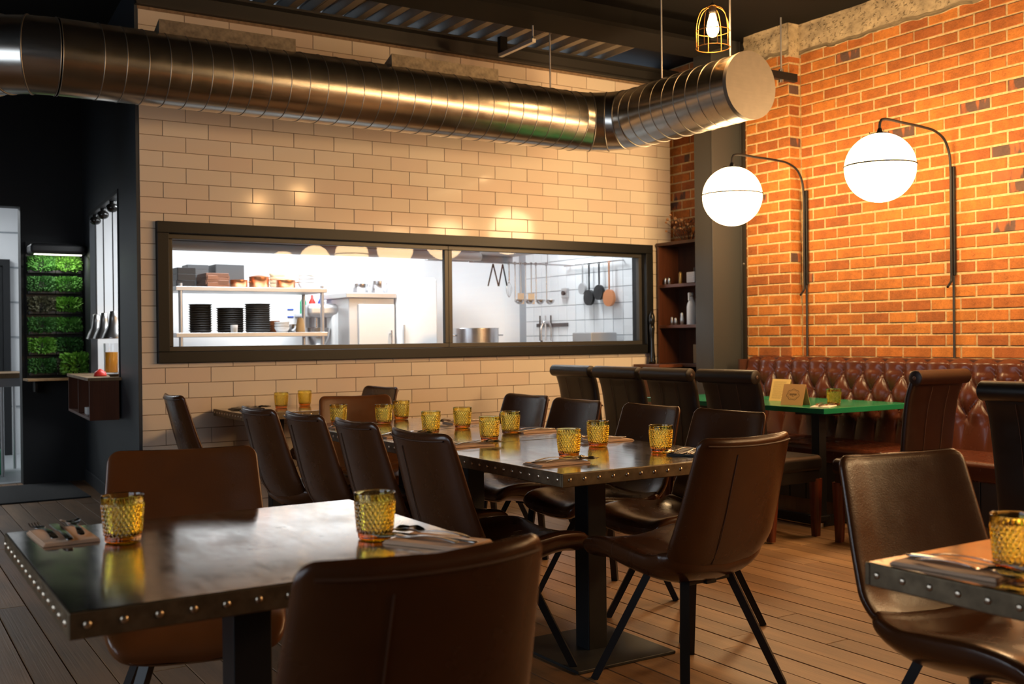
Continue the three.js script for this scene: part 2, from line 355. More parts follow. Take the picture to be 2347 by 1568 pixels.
{
  const w = structure('wall_right', 'long wall of orange red brick with pale mortar joints', 'wall');
  mesh('mortar', span(XB, XB + .2, 0, 3.39, 1.457, 9.5), M.mortar, w);
  const rest = brickField(w, XB, 1.462, 9.4, .085, 3.39, { seen: (z, y) => z < 3.5 && y > 1.02 });
  mesh('distant_bricks', merge(rest), M.bricks[0], w).userData.kind = 'stuff';
  const p = structure('wall_pier', 'shallow brick pier standing forward of the wall beside the steel column', 'pier');
  mesh('mortar', span(XB - .12, XB + .2, 0, 3.39, 1.0, 1.457), M.mortar, p);
  const r2 = brickField(p, XB - .12, 1.0, 1.467, .085, 3.39, { phase: 1, seen: (z, y) => y > 1.02 });
  const r3 = brickField(p, 1.457, XB - .128, XB, .085, 3.39, { axis: 'z', seen: (z, y) => y > 1.02 });
  mesh('hidden_bricks', merge([...r2, ...r3]), M.bricks[1], p).userData.kind = 'stuff';
  const al = structure('wall_alcove', 'shadowed brickwork between the tiled wall and the steel column', 'wall');
  mesh('mortar', span(XB, XB + .2, 0, TOP, -.2, 1.0), M.mortar, al);
  mesh('corner_fill', span(4.538, XB, 0, TOP, -.2, -.14), M.beam, al);
  const r4 = brickField(al, XB, -.14, 1.0, .085, TOP, { seen: (z, y) => z < .4 && y > 1.9 });
  mesh('hidden_bricks', merge(r4), M.bricks[3], al).userData.kind = 'stuff';
  // rough concrete band above the bricks
  const c = structure('trim_1', 'rough concrete band along the top of the brick wall', 'concrete');
  const lump = (x0, z0, z1, nz) => {
    const P = [], I = [], ny = 8;
    for (let i = 0; i <= nz; i++) for (let j = 0; j <= ny; j++) {
      const z = z0 + (z1 - z0) * i / nz, ragged = .022 * (fbm(z * .13 + .3, .5, 60, 4, 6, 151) - .5) * 2, yb = 3.365 + ragged, y = yb + (TOP - yb) * j / ny;
      const n = fbm((z * .25 + 5) % 1, y % 1, 30, 120, 4, 157) - .5;
      P.push(x0 - .012 - .03 * Math.max(0, n + .25), y, z);
    }
    for (let i = 0; i < nz; i++) for (let j = 0; j < ny; j++) { const a = i * (ny + 1) + j, b = a + ny + 1; I.push(a, a + 1, b, b, a + 1, b + 1); }
    const last = P.length / 3;
    for (let i = 0; i <= nz; i++) P.push(x0 + .1, P[3 * (i * (ny + 1)) + 1], P[3 * (i * (ny + 1)) + 2]);
    for (let i = 0; i < nz; i++) { const a = i * (ny + 1), b = a + ny + 1; I.push(last + i, a, b, last + i, b, last + i + 1); }
    const g = new THREE.BufferGeometry(); g.setAttribute('position', new THREE.Float32BufferAttribute(P, 3)); g.setIndex(I); g.computeVertexNormals(); return boxUV(g);
  };
  mesh('band', lump(XB, 1.42, 6, 420), M.concrete, c);
  mesh('pier_band', lump(XB - .12, 1.0, 1.467, 50), M.concrete, c);
  mesh('pier_band_end', span(XB - .135, XB + .02, 3.345, TOP, 1.425, 1.468), M.concrete, c);
  mesh('core', span(XB + .01, XB + .2, 3.36, TOP, 1.0, 9.5), M.concrete, c);
}
// dark partition with the serving hatch, the wall past it and the doorway
const PA = .0545;     // the partition stands three degrees out of square
const partitionPoint = (x, y, z) => V3(x, y, z).applyAxisAngle(V3(0, 1, 0), -PA);
{
  const p = structure('wall_left_partition', 'black painted partition with a serving hatch beside the tiled wall', 'wall', [0, 0, 0], -PA);
  const zN = -.77, zF = -2.32, yB = .955, yT = 2.285;
  mesh('partition_board', merge([span(-.02, .035, 0, TOP, zN, -.16), span(-.02, .035, 0, TOP, -2.8, zF), span(-.02, .035, 0, yB, zF, zN), span(-.02, .035, yT, TOP, zF, zN), span(-.02, -.001, 0, TOP, -.16, .004)]), M.partition, p);
  mesh('hatch_trim', merge([rspan(-.028, -.014, yB, yT, zN, zN + .03, .003), rspan(-.028, -.014, yT, yT + .03, zF, zN + .03, .003)]), M.blackPaint, p);
  const b = structure('baseboard_left', 'black skirting board along the foot of the partition', 'skirting', [0, 0, 0], -PA);
  mesh('board', rspan(-.034, -.02, 0, .11, -2.74, .0, .004), M.partition, b);
  const k = structure('wall_corridor', 'black wall with a doorway at the end of the passage', 'wall');
  mesh('panel', merge([span(-.375, .45, 0, TOP, -2.92, -2.76), span(-4.15, -1.5, 0, TOP, -2.92, -2.76), span(-1.5, -.375, 2.39, TOP, -2.92, -2.76)]), M.blackPaint, k);
}
// left wall with two street windows, wall behind the camera
{
  const w = structure('wall_left', 'dark side wall with two street windows', 'wall');
  mesh('plaster', merge([span(-4.15, -4.0, 0, .8, -2.92, 9.5), span(-4.15, -4.0, 2.7, TOP, -2.92, 9.5), span(-4.15, -4.0, .8, 2.7, -2.92, 2.1), span(-4.15, -4.0, .8, 2.7, 4.3, 5.1), span(-4.15, -4.0, .8, 2.7, 7.3, 9.5)]), M.partition, w);
  for (const [i, z] of [2.1, 5.1].entries()) {
    const n = structure('window_' + (i + 2), i ? 'street window behind the seating by the entrance' : 'street window in the side wall facing the tables', 'window');
    mesh('frame', merge([span(-4.1, -4.02, .8, .86, z, z + 2.2), span(-4.1, -4.02, 2.64, 2.7, z, z + 2.2), span(-4.1, -4.02, .86, 2.64, z, z + .06), span(-4.1, -4.02, .86, 2.64, z + 2.14, z + 2.2), span(-4.1, -4.02, .86, 2.64, z + 1.07, z + 1.13)]), M.frameBlack, n);
    for (const q of [z + .565, z + 1.635]) mesh('pane', new THREE.PlaneGeometry(1.0, 1.78).rotateY(PI / 2).translate(-4.06, 1.75, q), M.pane, n);
  }
  const r = structure('wall_front', 'dark wall behind the seating', 'wall');
  mesh('plaster', span(-4.15, 5.2, 0, TOP, 9.5, 9.65), M.partition, r);
}
// ceiling: black soffit, steel deck, beams
{
  const c = structure('ceiling', 'black painted ceiling with steel beams', 'ceiling');
  mesh('soffit', span(-4.15, 5.2, TOP, TOP + .15, -6.1, 9.65), M.ceilingBlack, c);
  const d = structure('ceiling_deck', 'ribbed galvanised steel decking above the duct', 'decking');
  const prof = (x0, n) => {
    const s = new THREE.Shape(), P = .17, pts = [[0, .0], [.05, .0], [.075, .055], [.10, .055], [.105, .045], [.11, .055], [.135, .055], [.16, 0]];
    const line = []; for (let i = 0; i < n; i++) for (const [a, b] of pts) line.push([x0 + i * P + a, b]); line.push([x0 + n * P, 0]);
    s.moveTo(line[0][0], line[0][1]); for (const q of line.slice(1)) s.lineTo(...q);
    for (const q of line.reverse()) s.lineTo(q[0], q[1] + .004);
    return new THREE.ExtrudeGeometry(s, { depth: 1.0, bevelEnabled: false });
  };
  for (let i = 0; i < 6; i++) mesh('deck_sheet', prof(-1.4 + i * .855, 5).translate(0, 3.53, -.05), M.deck, d);
  const b1 = structure('steel_channel', 'black steel channel along the top of the tiled wall', 'beam');
  mesh('web', span(-.02, 4.54, 3.42, 3.53, .005, .05), M.beam, b1);
  mesh('flange', merge([span(-.02, 4.54, 3.515, 3.53, .05, .13), span(-.02, 4.54, 3.415, 3.43, .05, .075)]), M.beam, b1);
  const b2 = structure('steel_beam', 'deep black steel beam running parallel to the tiled wall', 'beam');
  mesh('web', span(-4.0, 4.0, 3.43, TOP, 1.05, 1.10), M.ceilingBlack, b2);
  mesh('flange', span(-4.0, 4.0, 3.40, 3.43, .90, 1.26), M.ceilingBlack, b2);
  const b3 = structure('steel_beam', 'black steel beam overhead in front of the duct', 'beam');
  mesh('web', span(-4.0, 5.0, 3.5, TOP, 3.58, 3.64), M.ceilingBlack, b3);
  mesh('flange', span(-4.0, 5.0, 3.47, 3.5, 3.45, 3.77), M.ceilingBlack, b3);
}
// steel column at the corner
{
  const c = structure('column', 'dark grey steel column in front of the brick pier', 'column');
  mesh('column_box', rspan(4.20, 4.515, 0, TOP, .69, .90, .004), M.steelColumn, c);
  mesh('column_wing', rspan(4.516, 4.595, 0, TOP, .71, .875, .004), M.steelColumn, c);
  mesh('cover_strip', rspan(4.194, 4.21, 0, TOP, .895, .906, .002), M.steelColumn, c);
  mesh('cover_strip', rspan(4.507, 4.521, 0, TOP, .895, .906, .002), M.steelColumn, c);
  mesh('bolt', new THREE.SphereGeometry(.010, 12, 8).translate(4.56, 1.80, .875), M.steelDull, c);
}
// kitchen shell
{
  const k = structure('wall_kitchen', 'white kitchen walls seen through the window', 'wall');
  mesh('plaster', merge([span(.18, 4.54, 0, 2.62, -2.55, -2.42), span(.2, 4.54, 2.0, 2.62, -.17, -.152)]), M.whiteWall, k);
    const s = structure('wall_kitchen_side', 'kitchen end wall of white square tiles with grey joints', 'wall');
  mesh('grout', span(4.49, 4.535, 0, 2.62, -2.42, -.152), M.grout, s);
  const g = piece(.146, .146, .006, .001), rest = [];
  for (let i = 0; i < 14; i++) for (let j = 0; j < 17; j++) {
    const m = new THREE.Matrix4().makeRotationY(-PI / 2).setPosition(4.4902, .02 + .075 + j * .152, -.235 - i * .152);
    if (j >= 7 && j <= 13) mesh('tile', g, M.whiteTile, s).applyMatrix4(m); else rest.push(g.clone().applyMatrix4(m));
  }
  mesh('tiles_out_of_sight', merge(rest), M.whiteTile, s).userData.kind = 'stuff';
  const f = structure('floor_kitchen', 'pale grey kitchen floor', 'floor');
  mesh('slab', span(.2, 4.49, -.02, .002, -2.42, -.16), M.floorTile, f);
  const c = structure('ceiling_kitchen', 'white kitchen ceiling', 'ceiling');
  mesh('board', span(.19, 4.54, 2.62, 2.7, -2.55, -.152), M.whiteWall, c);
  for (const [i, [x, z]] of KITCHEN_PANELS.entries()) {
    const l = thing('ceiling_light', ['kitchen ceiling light tube above the steel rack', 'kitchen ceiling light tube above the steel oven', 'kitchen ceiling light tube above the stock pot'][i], 'light', [x, 2.62, z]);
    mesh('housing', rbox(1.16, .03, .32, .008, 0, -.015, 0), M.white, l);
    mesh('diffuser', rbox(1.1, .004, .28, .002, 0, -.0305, 0), glow(NEUTRAL, 8), l);
  }
  // room past the doorway
  const r = structure('wall_back_room', 'pale boarded walls of the room past the doorway', 'wall');
  mesh('boards', merge([span(-2.6, .5, 0, 2.85, -5.6, -5.5), span(-2.7, -2.6, 0, 2.85, -5.6, -2.92), span(.45, .55, 0, 2.85, -5.6, -2.92)]), M.whiteWall, r);
  for (let i = 0; i < 7; i++) mesh('board_batten', span(-2.58, .44, .52 + i * .38, .535 + i * .38, -5.5, -5.49), M.grout, r);
  const rc = structure('ceiling_back_room', 'white ceiling of the room past the doorway', 'ceiling');
  mesh('board', span(-2.7, .55, 2.85, 2.93, -5.6, -2.92), M.whiteWall, rc);
  const rf = structure('floor_back_room', 'grey floor of the room past the doorway', 'floor');
  mesh('slab', span(-2.6, .45, -.02, .002, -5.5, -2.92), M.floorTile, rf);
  const l = thing('ceiling_light', 'ceiling light panel in the room past the doorway', 'light', [-1.3, 2.85, -4.3]);
  mesh('housing', rbox(1.06, .05, .56, .01, 0, -.025, 0), M.white, l);
  mesh('diffuser', rbox(1.0, .006, .5, .002, 0, -.053, 0), glow(NEUTRAL, 3), l);
}
// ---------------------------------------------------------------- duct
{
  const R = .212, Y = 2.80, ZD = .85, XE = 3.23;
  const d = thing('ventilation_duct', 'round galvanised spiral duct bending at the tiled wall', 'duct', [0, 0, 0]);
  const cyl = (len, r, axis, x, y, z) => { const g = new THREE.CylinderGeometry(r, r, len, 64, 1, true); if (axis === 'x') g.rotateZ(PI / 2); else g.rotateX(PI / 2); return g.translate(x, y, z); };
  const seam = (axis, x, y, z, tilt = 0, r = R) => { const t = new THREE.TorusGeometry(r + .0003, .0028, 8, 64); if (axis === 'x') t.rotateY(PI / 2 + tilt); else t.rotateY(tilt); return t.translate(x, y, z); };
  const x0 = -.62, x1 = XE - .36;
  mesh('straight_pipe', cyl(x1 - x0, R, 'x', (x0 + x1) / 2, Y, ZD), M.duct, d);
  for (let x = -.42; x < x1 - .02; x += .1185) mesh('lock_seam', seam('x', x, Y, ZD, .06), M.ductSeam, d);
  mesh('collar', merge([seam('x', x0, Y, ZD, 0), seam('x', x0 - .012, Y, ZD, 0), seam('x', x1, Y, ZD, 0)]), M.ductSeam, d);
  // gored elbow of four segments turning out into the room
  const gore = (from, to, n, rr0 = R) => {        // list of [point, direction] rings -> conical gore meshes
    for (let i = 0; i < n; i++) {
      const ring = t => { const a = from.a + (to.a - from.a) * t; return { c: from.f(a), n: from.g(a) }; };
      const A = ring(i / n), B = ring((i + 1) / n), P = [], I = [], S = 48;
      for (const q of [A, B]) { const up = V3(0, 1, 0), side = new THREE.Vector3().crossVectors(q.n, up).normalize(); for (let k = 0; k < S; k++) { const th = 2 * PI * k / S; P.push(...q.c.clone().addScaledVector(up, rr0 * Math.cos(th)).addScaledVector(side, rr0 * Math.sin(th)).toArray()); } }
      for (let k = 0; k < S; k++) { const k2 = (k + 1) % S; I.push(k, k2, S + k2, k, S + k2, S + k); }
      const g = new THREE.BufferGeometry(); g.setAttribute('position', new THREE.Float32BufferAttribute(P, 3)); g.setIndex(I); g.computeVertexNormals(); boxUV(g);
      const m = mesh('elbow_gore', g, M.duct, d);
      const t = new THREE.TorusGeometry(rr0 + .001, .0045, 8, 48); t.applyQuaternion(new THREE.Quaternion().setFromUnitVectors(V3(0, 0, 1), B.n)); t.translate(B.c.x, B.c.y, B.c.z);
      mesh('gore_seam', t, M.ductSeam, m);
    }
  };
  const ER = .36;
  gore({ a: 0, f: a => V3(x1 + ER * Math.sin(a), Y, ZD + ER * (1 - Math.cos(a))), g: a => V3(Math.cos(a), 0, Math.sin(a)) }, { a: PI / 2 }, 4);
  const z0 = ZD + ER, z1 = 2.30;
  mesh('outlet_pipe', cyl(z1 - z0, R, 'z', XE, Y, (z0 + z1) / 2), M.duct, d);
  for (let z = z0 + .10; z < z1 - .03; z += .1185) mesh('lock_seam', seam('z', XE, Y, z, .06), M.ductSeam, d);
  mesh('end_cap', merge([new THREE.CircleGeometry(R + .004, 64).translate(XE, Y, z1 + .001), cyl(.03, R + .004, 'z', XE, Y, z1 - .014)]), M.capSheet, d);
  // far end: elbow turning back past the partition
  gore({ a: 0, f: a => V3(x0 - .012 - ER * Math.sin(a), Y, ZD - ER * (1 - Math.cos(a))), g: a => V3(-Math.cos(a), 0, -Math.sin(a)) }, { a: PI / 3 }, 3);
  const ea = PI / 3, ex = x0 - .012 - ER * Math.sin(ea), ez = ZD - ER * (1 - Math.cos(ea));
  const tail = new THREE.CylinderGeometry(R, R, 1.4, 48, 1, true).rotateZ(PI / 2).rotateY(-ea).translate(ex - .7 * Math.cos(ea), Y, ez - .7 * Math.sin(ea));
  mesh('far_pipe', tail, M.duct, d);
  for (const [a, b] of [[-.09, .73], [1.38, 2.19]]) {
    const z = ZD;
    const s = new THREE.Shape(); s.moveTo(.075, -.01); s.lineTo(.07, .105); s.lineTo(-.13, .03); s.lineTo(-.10, -.03); s.closePath();
    const ex2 = new THREE.ExtrudeGeometry(s, { depth: b - a, bevelEnabled: false });
    ex2.applyMatrix4(new THREE.Matrix4().makeBasis(V3(0, 0, 1), V3(0, 1, 0), V3(-1, 0, 0))); ex2.translate(b, Y + .165, z + .02);
    mesh('register_plate', ex2, M.galvPlate, d);
  }
  // drop pipe at the far end
  const v = thing('drop_duct', 'dark tapered duct hanging below the bend at the passage', 'duct', [-1.13, 0, .35]);
  mesh('drop_pipe', lathe([[.001, 2.05], [.16, 2.05], [.20, 2.35], [.235, 2.583], [.001, 2.583]], 40), M.steelColumn, v);
  const hang = (x, z, y0, label) => { const h = thing('hanger_rod', label, 'rod', [x, 0, z]); mesh('rod', rod([0, y0, 0], [0, TOP, 0], .006, 8), M.steelDull, h); return h; };
  hang(XE, 2.12, Y + R, 'threaded steel rod holding up the capped end of the duct');
  hang(XE - .05, 1.5, Y + R, 'threaded steel rod above the duct just past the elbow');
  hang(2.72, .80, Y + R, 'threaded steel rod above the straight duct by the elbow');
  const st = thing('strut_bracket', 'steel strut hung from a rod under the ribbed decking', 'bracket', [2.45, 0, 0]);
  mesh('strut', span(-.015, .015, 3.28, 3.305, .55, 1.0), M.steelDull, st);
  mesh('rod', rod([0, 3.29, .985], [0, TOP, .985], .006, 8), M.steelDull, st);
  mesh('nut', disc(.014, .02, 0, 3.315, .985, 6), M.steel, st);
  mesh('clamp', span(-.03, .03, 3.305, 3.42, .56, .60), M.ceilingBlack, st);
  const wb = thing('wall_bracket', 'black steel bracket and rod between duct end and pier', 'bracket', [0, 0, 0]);
  const q = onX(1795, 175, 4.34);
  mesh('arm', rspan(4.17, 4.475, q.y - .03, q.y + .03, q.z - .02, q.z + .02, .004), M.blackMetal, wb);
  mesh('rod', rod([4.32, q.y, q.z], [4.32, TOP, q.z], .007, 8), M.steelDull, wb);
  for (const o of [.04, -.04]) mesh('bolt', disc(.02, .02, 4.32, q.y + o, q.z, 8), M.steel, wb);
}
// ---------------------------------------------------------------- globe wall lamps on swan-neck arms
{
  const GR = .2135, XP = 4.557, ARM = .735;             // globe radius, pole position, reach of the swung arm
  const bulbMat = glow(lin(1.0, .66, .33), 22);
  const lamp = (z, gy, turn, label) => {
    const t = thing('wall_lamp', label, 'lamp', [XP, 0, z], 0, 'globe lamps along the brick wall');
    const swung = (n, g, m) => mesh(n, g.rotateY(turn), m, t);      // the arm is swung on its pole
    const gx = -ARM, top = gy + GR + .095;
    swung('globe', new THREE.SphereGeometry(GR, 48, 32).translate(gx, gy, 0), bulbMat);
    swung('globe_band', new THREE.TorusGeometry(GR + .0025, .0055, 8, 72).rotateX(PI / 2).translate(gx, gy + .012, 0), M.blackMetal);
    swung('gallery', merge([lathe([[.001, .0], [.06, .0], [.06, .01], [.02, .018], [.011, .045], [.001, .045]], 24).translate(gx, gy + GR - .012, 0), ...[0, 1, 2].map(k => rod([gx + .055 * Math.cos(k * 2.1), gy + GR - .008, .055 * Math.sin(k * 2.1)], [gx + .062 * Math.cos(k * 2.1), gy + GR + .012, .062 * Math.sin(k * 2.1)], .003, 6))]), M.blackMetal);
    swung('arm', tube([[gx, gy + GR + .03, 0], [gx, top - .045, 0], [gx + .012, top - .012, 0], [gx + .05, top, 0], [gx + .25, top - .004, 0], [gx + .45, top - .010, 0], [-.17, top - .022, 0], [-.07, top - .065, 0], [-.015, top - .15, 0], [0, top - .26, 0], [0, top - .5, 0], [0, 1.57, 0]], .0085, 10, 80), M.blackMetal);
    swung('back_plate', rspan(.010, .032, 1.60, 2.32, -.017, .017, .004), M.blackMetal);
    swung('hook', tube([[0, 1.58, 0], [-.005, 1.56, .0], [-.03, 1.535, .0], [-.045, 1.52, .0]], .008, 8), M.blackMetal);
    swung('power_cord', rod([.024, 1.6, 0], [.024, 1.055, 0], .0085, 8), M.blackPlastic);
    for (const y of [2.26, 1.7]) swung('bracket', rod([0, y, 0], [.036, y, 0], .009, 8), M.blackMetal);
    const p = V3(gx, gy, 0).applyAxisAngle(V3(0, 1, 0), turn);
    const l = new THREE.PointLight(lin(1.0, .62, .28), 2.0); l.position.set(XP + p.x, gy, z + p.z); l.shadow.radius = 9; l.castShadow = true; l.name = 'globe_light'; scene.add(l);
  };
  lamp(1.520, 2.228, -.01, 'white glass globe lamp in front of the brick pier and steel column');
  lamp(2.785, 2.25, .03, 'white glass globe lamp over the tufted bench, away from the column');
  for (let k = 2; k < 6; k++) lamp(2.785 + 1.27 * (k - 1), 2.24, -.03, ['', '', 'third globe lamp along the brick wall counted from the column', 'fourth globe lamp along the brick wall counted from the column', 'fifth globe lamp along the brick wall counted from the column', 'sixth globe lamp along the brick wall counted from the column'][k]);
}
// ---------------------------------------------------------------- caged pendant bulbs
{
  const wire = pm({ color: lin(.75, .42, .12), metalness: 1, roughness: .35 }), filament = glow(lin(1.0, .58, .20), 24);
  const pendant = (x, y, z, label) => {
    const t = thing('pendant_lamp', label, 'lamp', [x, y, z], .3, 'caged pendant bulbs');
    const s = 1.16, R = .092 * s;
    mesh('bulb', lathe([[.001, -.062], [.018, -.056], [.031, -.036], [.034, -.014], [.028, .02], [.018, .055], [.013, .07], [.001, .07]].map(([r, h]) => [r * s, h * s]), 24), filament, t);
    mesh('socket', lathe([[.001, .066], [.017, .066], [.02, .08], [.02, .11], [.008, .125], [.001, .125]].map(([r, h]) => [r * s, h * s]), 20), M.blackPlastic, t);
    const w = [];
    for (let k = 0; k < 8; k++) { const a = k * PI / 4, c = Math.cos(a), n = Math.sin(a); w.push(tube([[.018, .108], [.06, .085], [.085, .03], [.092, -.03], [.092, -.12]].map(([r, h]) => [r * s * c, h * s, r * s * n]), .0022, 6, 20)); }
    mesh('cage', merge([...w, ...[-.03, -.12].map(h => new THREE.TorusGeometry(R, .0026, 6, 40).rotateX(PI / 2).translate(0, h * s, 0)), new THREE.TorusGeometry(.02 * s, .003, 6, 24).rotateX(PI / 2).translate(0, .108 * s, 0)]), wire, t);
    mesh('cord', rod([0, .14, 0], [0, TOP - y, 0], .0035, 6), M.blackPlastic, t);
    const l = new THREE.PointLight(lin(1.0, .56, .23), 1.5); l.position.set(x, y, z); l.shadow.radius = 2; l.castShadow = true; l.name = 'pendant_light'; scene.add(l);
  };
  pendant(3.05, 3.185, 2.15, 'glowing caged pendant bulb hanging beside the capped duct end');
  pendant(3.44, 3.10, 6.14, 'glowing caged pendant bulb hanging over the seating behind the corner table');
  pendant(3.30, 3.10, 7.53, 'glowing caged pendant bulb hanging at the far end of the bench');
}
// ---------------------------------------------------------------- riveted metal tables
const TT = .76;
const studGeo = new THREE.SphereGeometry(.0072, 10, 6, 0, 2 * PI, 0, PI / 2).scale(1, .62, 1);
function metalTable(label, x0, x1, z0, z1, { pole, pitch = .059, skip = '', group } = {}) {
  const cx = (x0 + x1) / 2, cz = (z0 + z1) / 2, w = x1 - x0, d = z1 - z0, T = .046;
  const t = thing('metal_table', label, 'table', [cx, 0, cz], 0, group);
  mesh('tabletop', rbox(w - .006, .012, d - .006, .003, 0, TT - .006, 0), M.tableTop, t);
  mesh('edge_band', merge([rbox(w, T, .012, .003, 0, TT - T / 2 - .001, d / 2 - .006), rbox(w, T, .012, .003, 0, TT - T / 2 - .001, -d / 2 + .006), rbox(.012, T, d - .024, .003, w / 2 - .006, TT - T / 2 - .001, 0), rbox(.012, T, d - .024, .003, -w / 2 + .006, TT - T / 2 - .001, 0)]), M.tableEdge, t);
  mesh('core_board', box(w - .026, .028, d - .026, 0, TT - .0275, 0), M.woodDark, t);
  const side = (n, len, place) => { const k = Math.round((len - .06) / pitch); for (let i = 0; i <= k; i++) place(mesh('stud', studGeo, M.stud, t), -len / 2 + .03 + (len - .06) * i / k); };
  const y = TT - T / 2;
  side('front', w, (m, s) => { m.position.set(s, y, d / 2); m.rotation.x = PI / 2; });
  if (!skip.includes('b')) side('back', w, (m, s) => { m.position.set(s, y, -d / 2); m.rotation.x = -PI / 2; });
  side('left', d, (m, s) => { m.position.set(-w / 2, y, s); m.rotation.z = PI / 2; });
  if (!skip.includes('r')) side('right', d, (m, s) => { m.position.set(w / 2, y, s); m.rotation.z = -PI / 2; });
  const [px, pz] = pole ? [pole[0] - cx, pole[1] - cz] : [0, 0];
  mesh('pole', rbox(.088, TT - .052, .088, .004, px, (TT - .046) / 2 + .006, pz), M.blackMetal, t);
  mesh('base_plate', rbox(.46, .012, .46, .003, px, .006, pz), M.plate, t);
  mesh('mounting_plate', box(.3, .008, .3, px, TT - .0462, pz), M.blackMetal, t);
  return t;
}
metalTable('square riveted metal table with two amber glasses, nearest the street windows', -1.285, -.39, 4.31, 5.205);
metalTable('riveted metal table forming the long table end with a chair at its head', .41, 1.325, 3.19, 4.225, { pole: [.835, 3.80] });
metalTable('riveted metal table in the middle of the long row of tables', .42, 1.325, 2.435, 3.18, { skip: '' });
metalTable('riveted metal table at the tiled wall end of the long row', .42, 1.325, 1.68, 2.425, { pole: [.87, 2.16] });
metalTable('small riveted metal table standing against the tiled wall', .46, 1.36, .03, .66, { pole: [.80, .30] });
metalTable('riveted metal table with napkin, beside the chair on bare floorboards', .125, 1.02, 5.69, 6.59);

// ---------------------------------------------------------------- bucket chairs
function makeBucketChair(label, mat, group) {
  const t = thing('bucket_chair', label, 'chair', [0, 0, 0], 0, group);
  const seatHalf = s => .212 + .034 * Math.sin(Math.min(1, s * 1.35) * PI * .62);
  mesh('seat', padded([[.415, .318], [.442, .288], [.450, .20], [.432, .06], [.420, -.06], [.440, -.135], [.478, -.178]], seatHalf,
    s => .066 + .030 * Math.sin(s * PI), (s, u) => .062 * Math.pow(Math.abs(u), 2.4) * (.6 + .4 * s) - .010, { nv: 30, nt: 36, endW: .055, endLen: .032 }), mat, t);
  const backPts = [[.425, -.115], [.445, -.160], [.50, -.200], [.60, -.236], [.74, -.274], [.884, -.312]];
  const backHalf = s => s < .3 ? .200 + .042 * Math.sin(s / .3 * PI / 2) : .242 - .026 * (s - .3) / .7;
  const dish = (s, u) => .050 * Math.pow(Math.abs(u), 2.2) * (1 - .35 * s);
  mesh('backrest', padded(backPts, backHalf, s => .050 - .014 * s, dish, { nv: 36, nt: 36, endW: .036, endLen: .022 }), mat, t);
  // welt along the top of the back and the seam down its outer side
  const c = new THREE.CatmullRomCurve3(backPts.map(([y, z]) => V3(0, y, z)), false, 'centripetal');
  const at = (s, u, off) => { const p = c.getPointAt(s), g = c.getTangentAt(s), n = V3(0, -g.z, g.y), h = dish(s, u) + off; return [u * backHalf(s), p.y + n.y * h, p.z + n.z * h]; };
  mesh('piping', tube([-.9, -.7, -.45, 0, .45, .7, .9].map(u => at(.955, u, -.0185)), .0032, 6, 36), M.stitch, t);
  mesh('seam', tube([.9, .75, .6, .45, .3, .15].map(s => at(s, .34, -(.050 - .014 * s) / 2)), .0015, 5, 24), M.stitch, t);
  for (const [sx, sz] of [[1, 1], [-1, 1], [1, -1], [-1, -1]]) mesh('leg', bar([sx * .105, .395, sz * .085 - .01], [sx * .238, .0, sz * .225], .030, .026, V3(sx * .8, 0, sz)), M.blackMetal, t);
  mesh('leg_frame', merge([rbox(.20, .014, .05, .004, 0, .378, .065), rbox(.20, .014, .05, .004, 0, .378, -.085), rbox(.05, .014, .22, .004, 0, .374, -.01)]), M.blackMetal, t);
  return t;
}
{
  const G1 = 'chairs along the brick wall side of the long table', G2 = 'chairs along the passage side of the long table';
  const base = makeBucketChair('brown leather bucket chair at the head of the long table, its seamed back turned outwards', M.leather);
  base.position.set(.885, 0, 4.30); base.rotation.y = PI + .06;
  const put = (x, z, turn, label, group) => dup(base, [x, 0, z], turn, label, group);
  for (const [x, z, a, n] of [[1.40, 3.70, .02, 'fourth'], [1.385, 3.17, -.03, 'third'], [1.385, 2.565, .0, 'second'], [1.425, 2.02, .04, 'first']]) put(x, z, -PI / 2 + a, `brown leather chair on the brick side of the long table, ${n} from the tiled wall`, G1);
  for (const [x, z, a, n] of [[.405, 3.735, .03, 'fourth'], [.425, 3.13, -.02, 'third'], [.41, 2.58, .02, 'second'], [.365, 2.07, .05, 'first']]) put(x, z, PI / 2 + a, `brown leather chair on the passage side of the long table, ${n} from the tiled wall`, G2);
  put(-.82, 5.345, PI - .01, 'dark brown bucket chair at the square table, its back turned away from the kitchen');
  put(.375, .45, PI / 2, 'brown bucket chair at the small wall table, on the passage side');
  put(1.235, .47, -PI / 2 + .12, 'brown bucket chair at the small wall table, on the brick wall side');
  put(.815, 5.49, -.17, 'brown leather bucket chair with a broad sheen, behind the corner table');
  const tan = makeBucketChair('tan brown bucket chair behind the square table with two glasses', M.leatherTan);
  tan.position.set(-.795, 0, 4.13); tan.rotation.y = -.20;
  dup(tan, [.865, 0, 1.67], -.13, 'tan brown bucket chair at the tiled wall end of the long table');
}
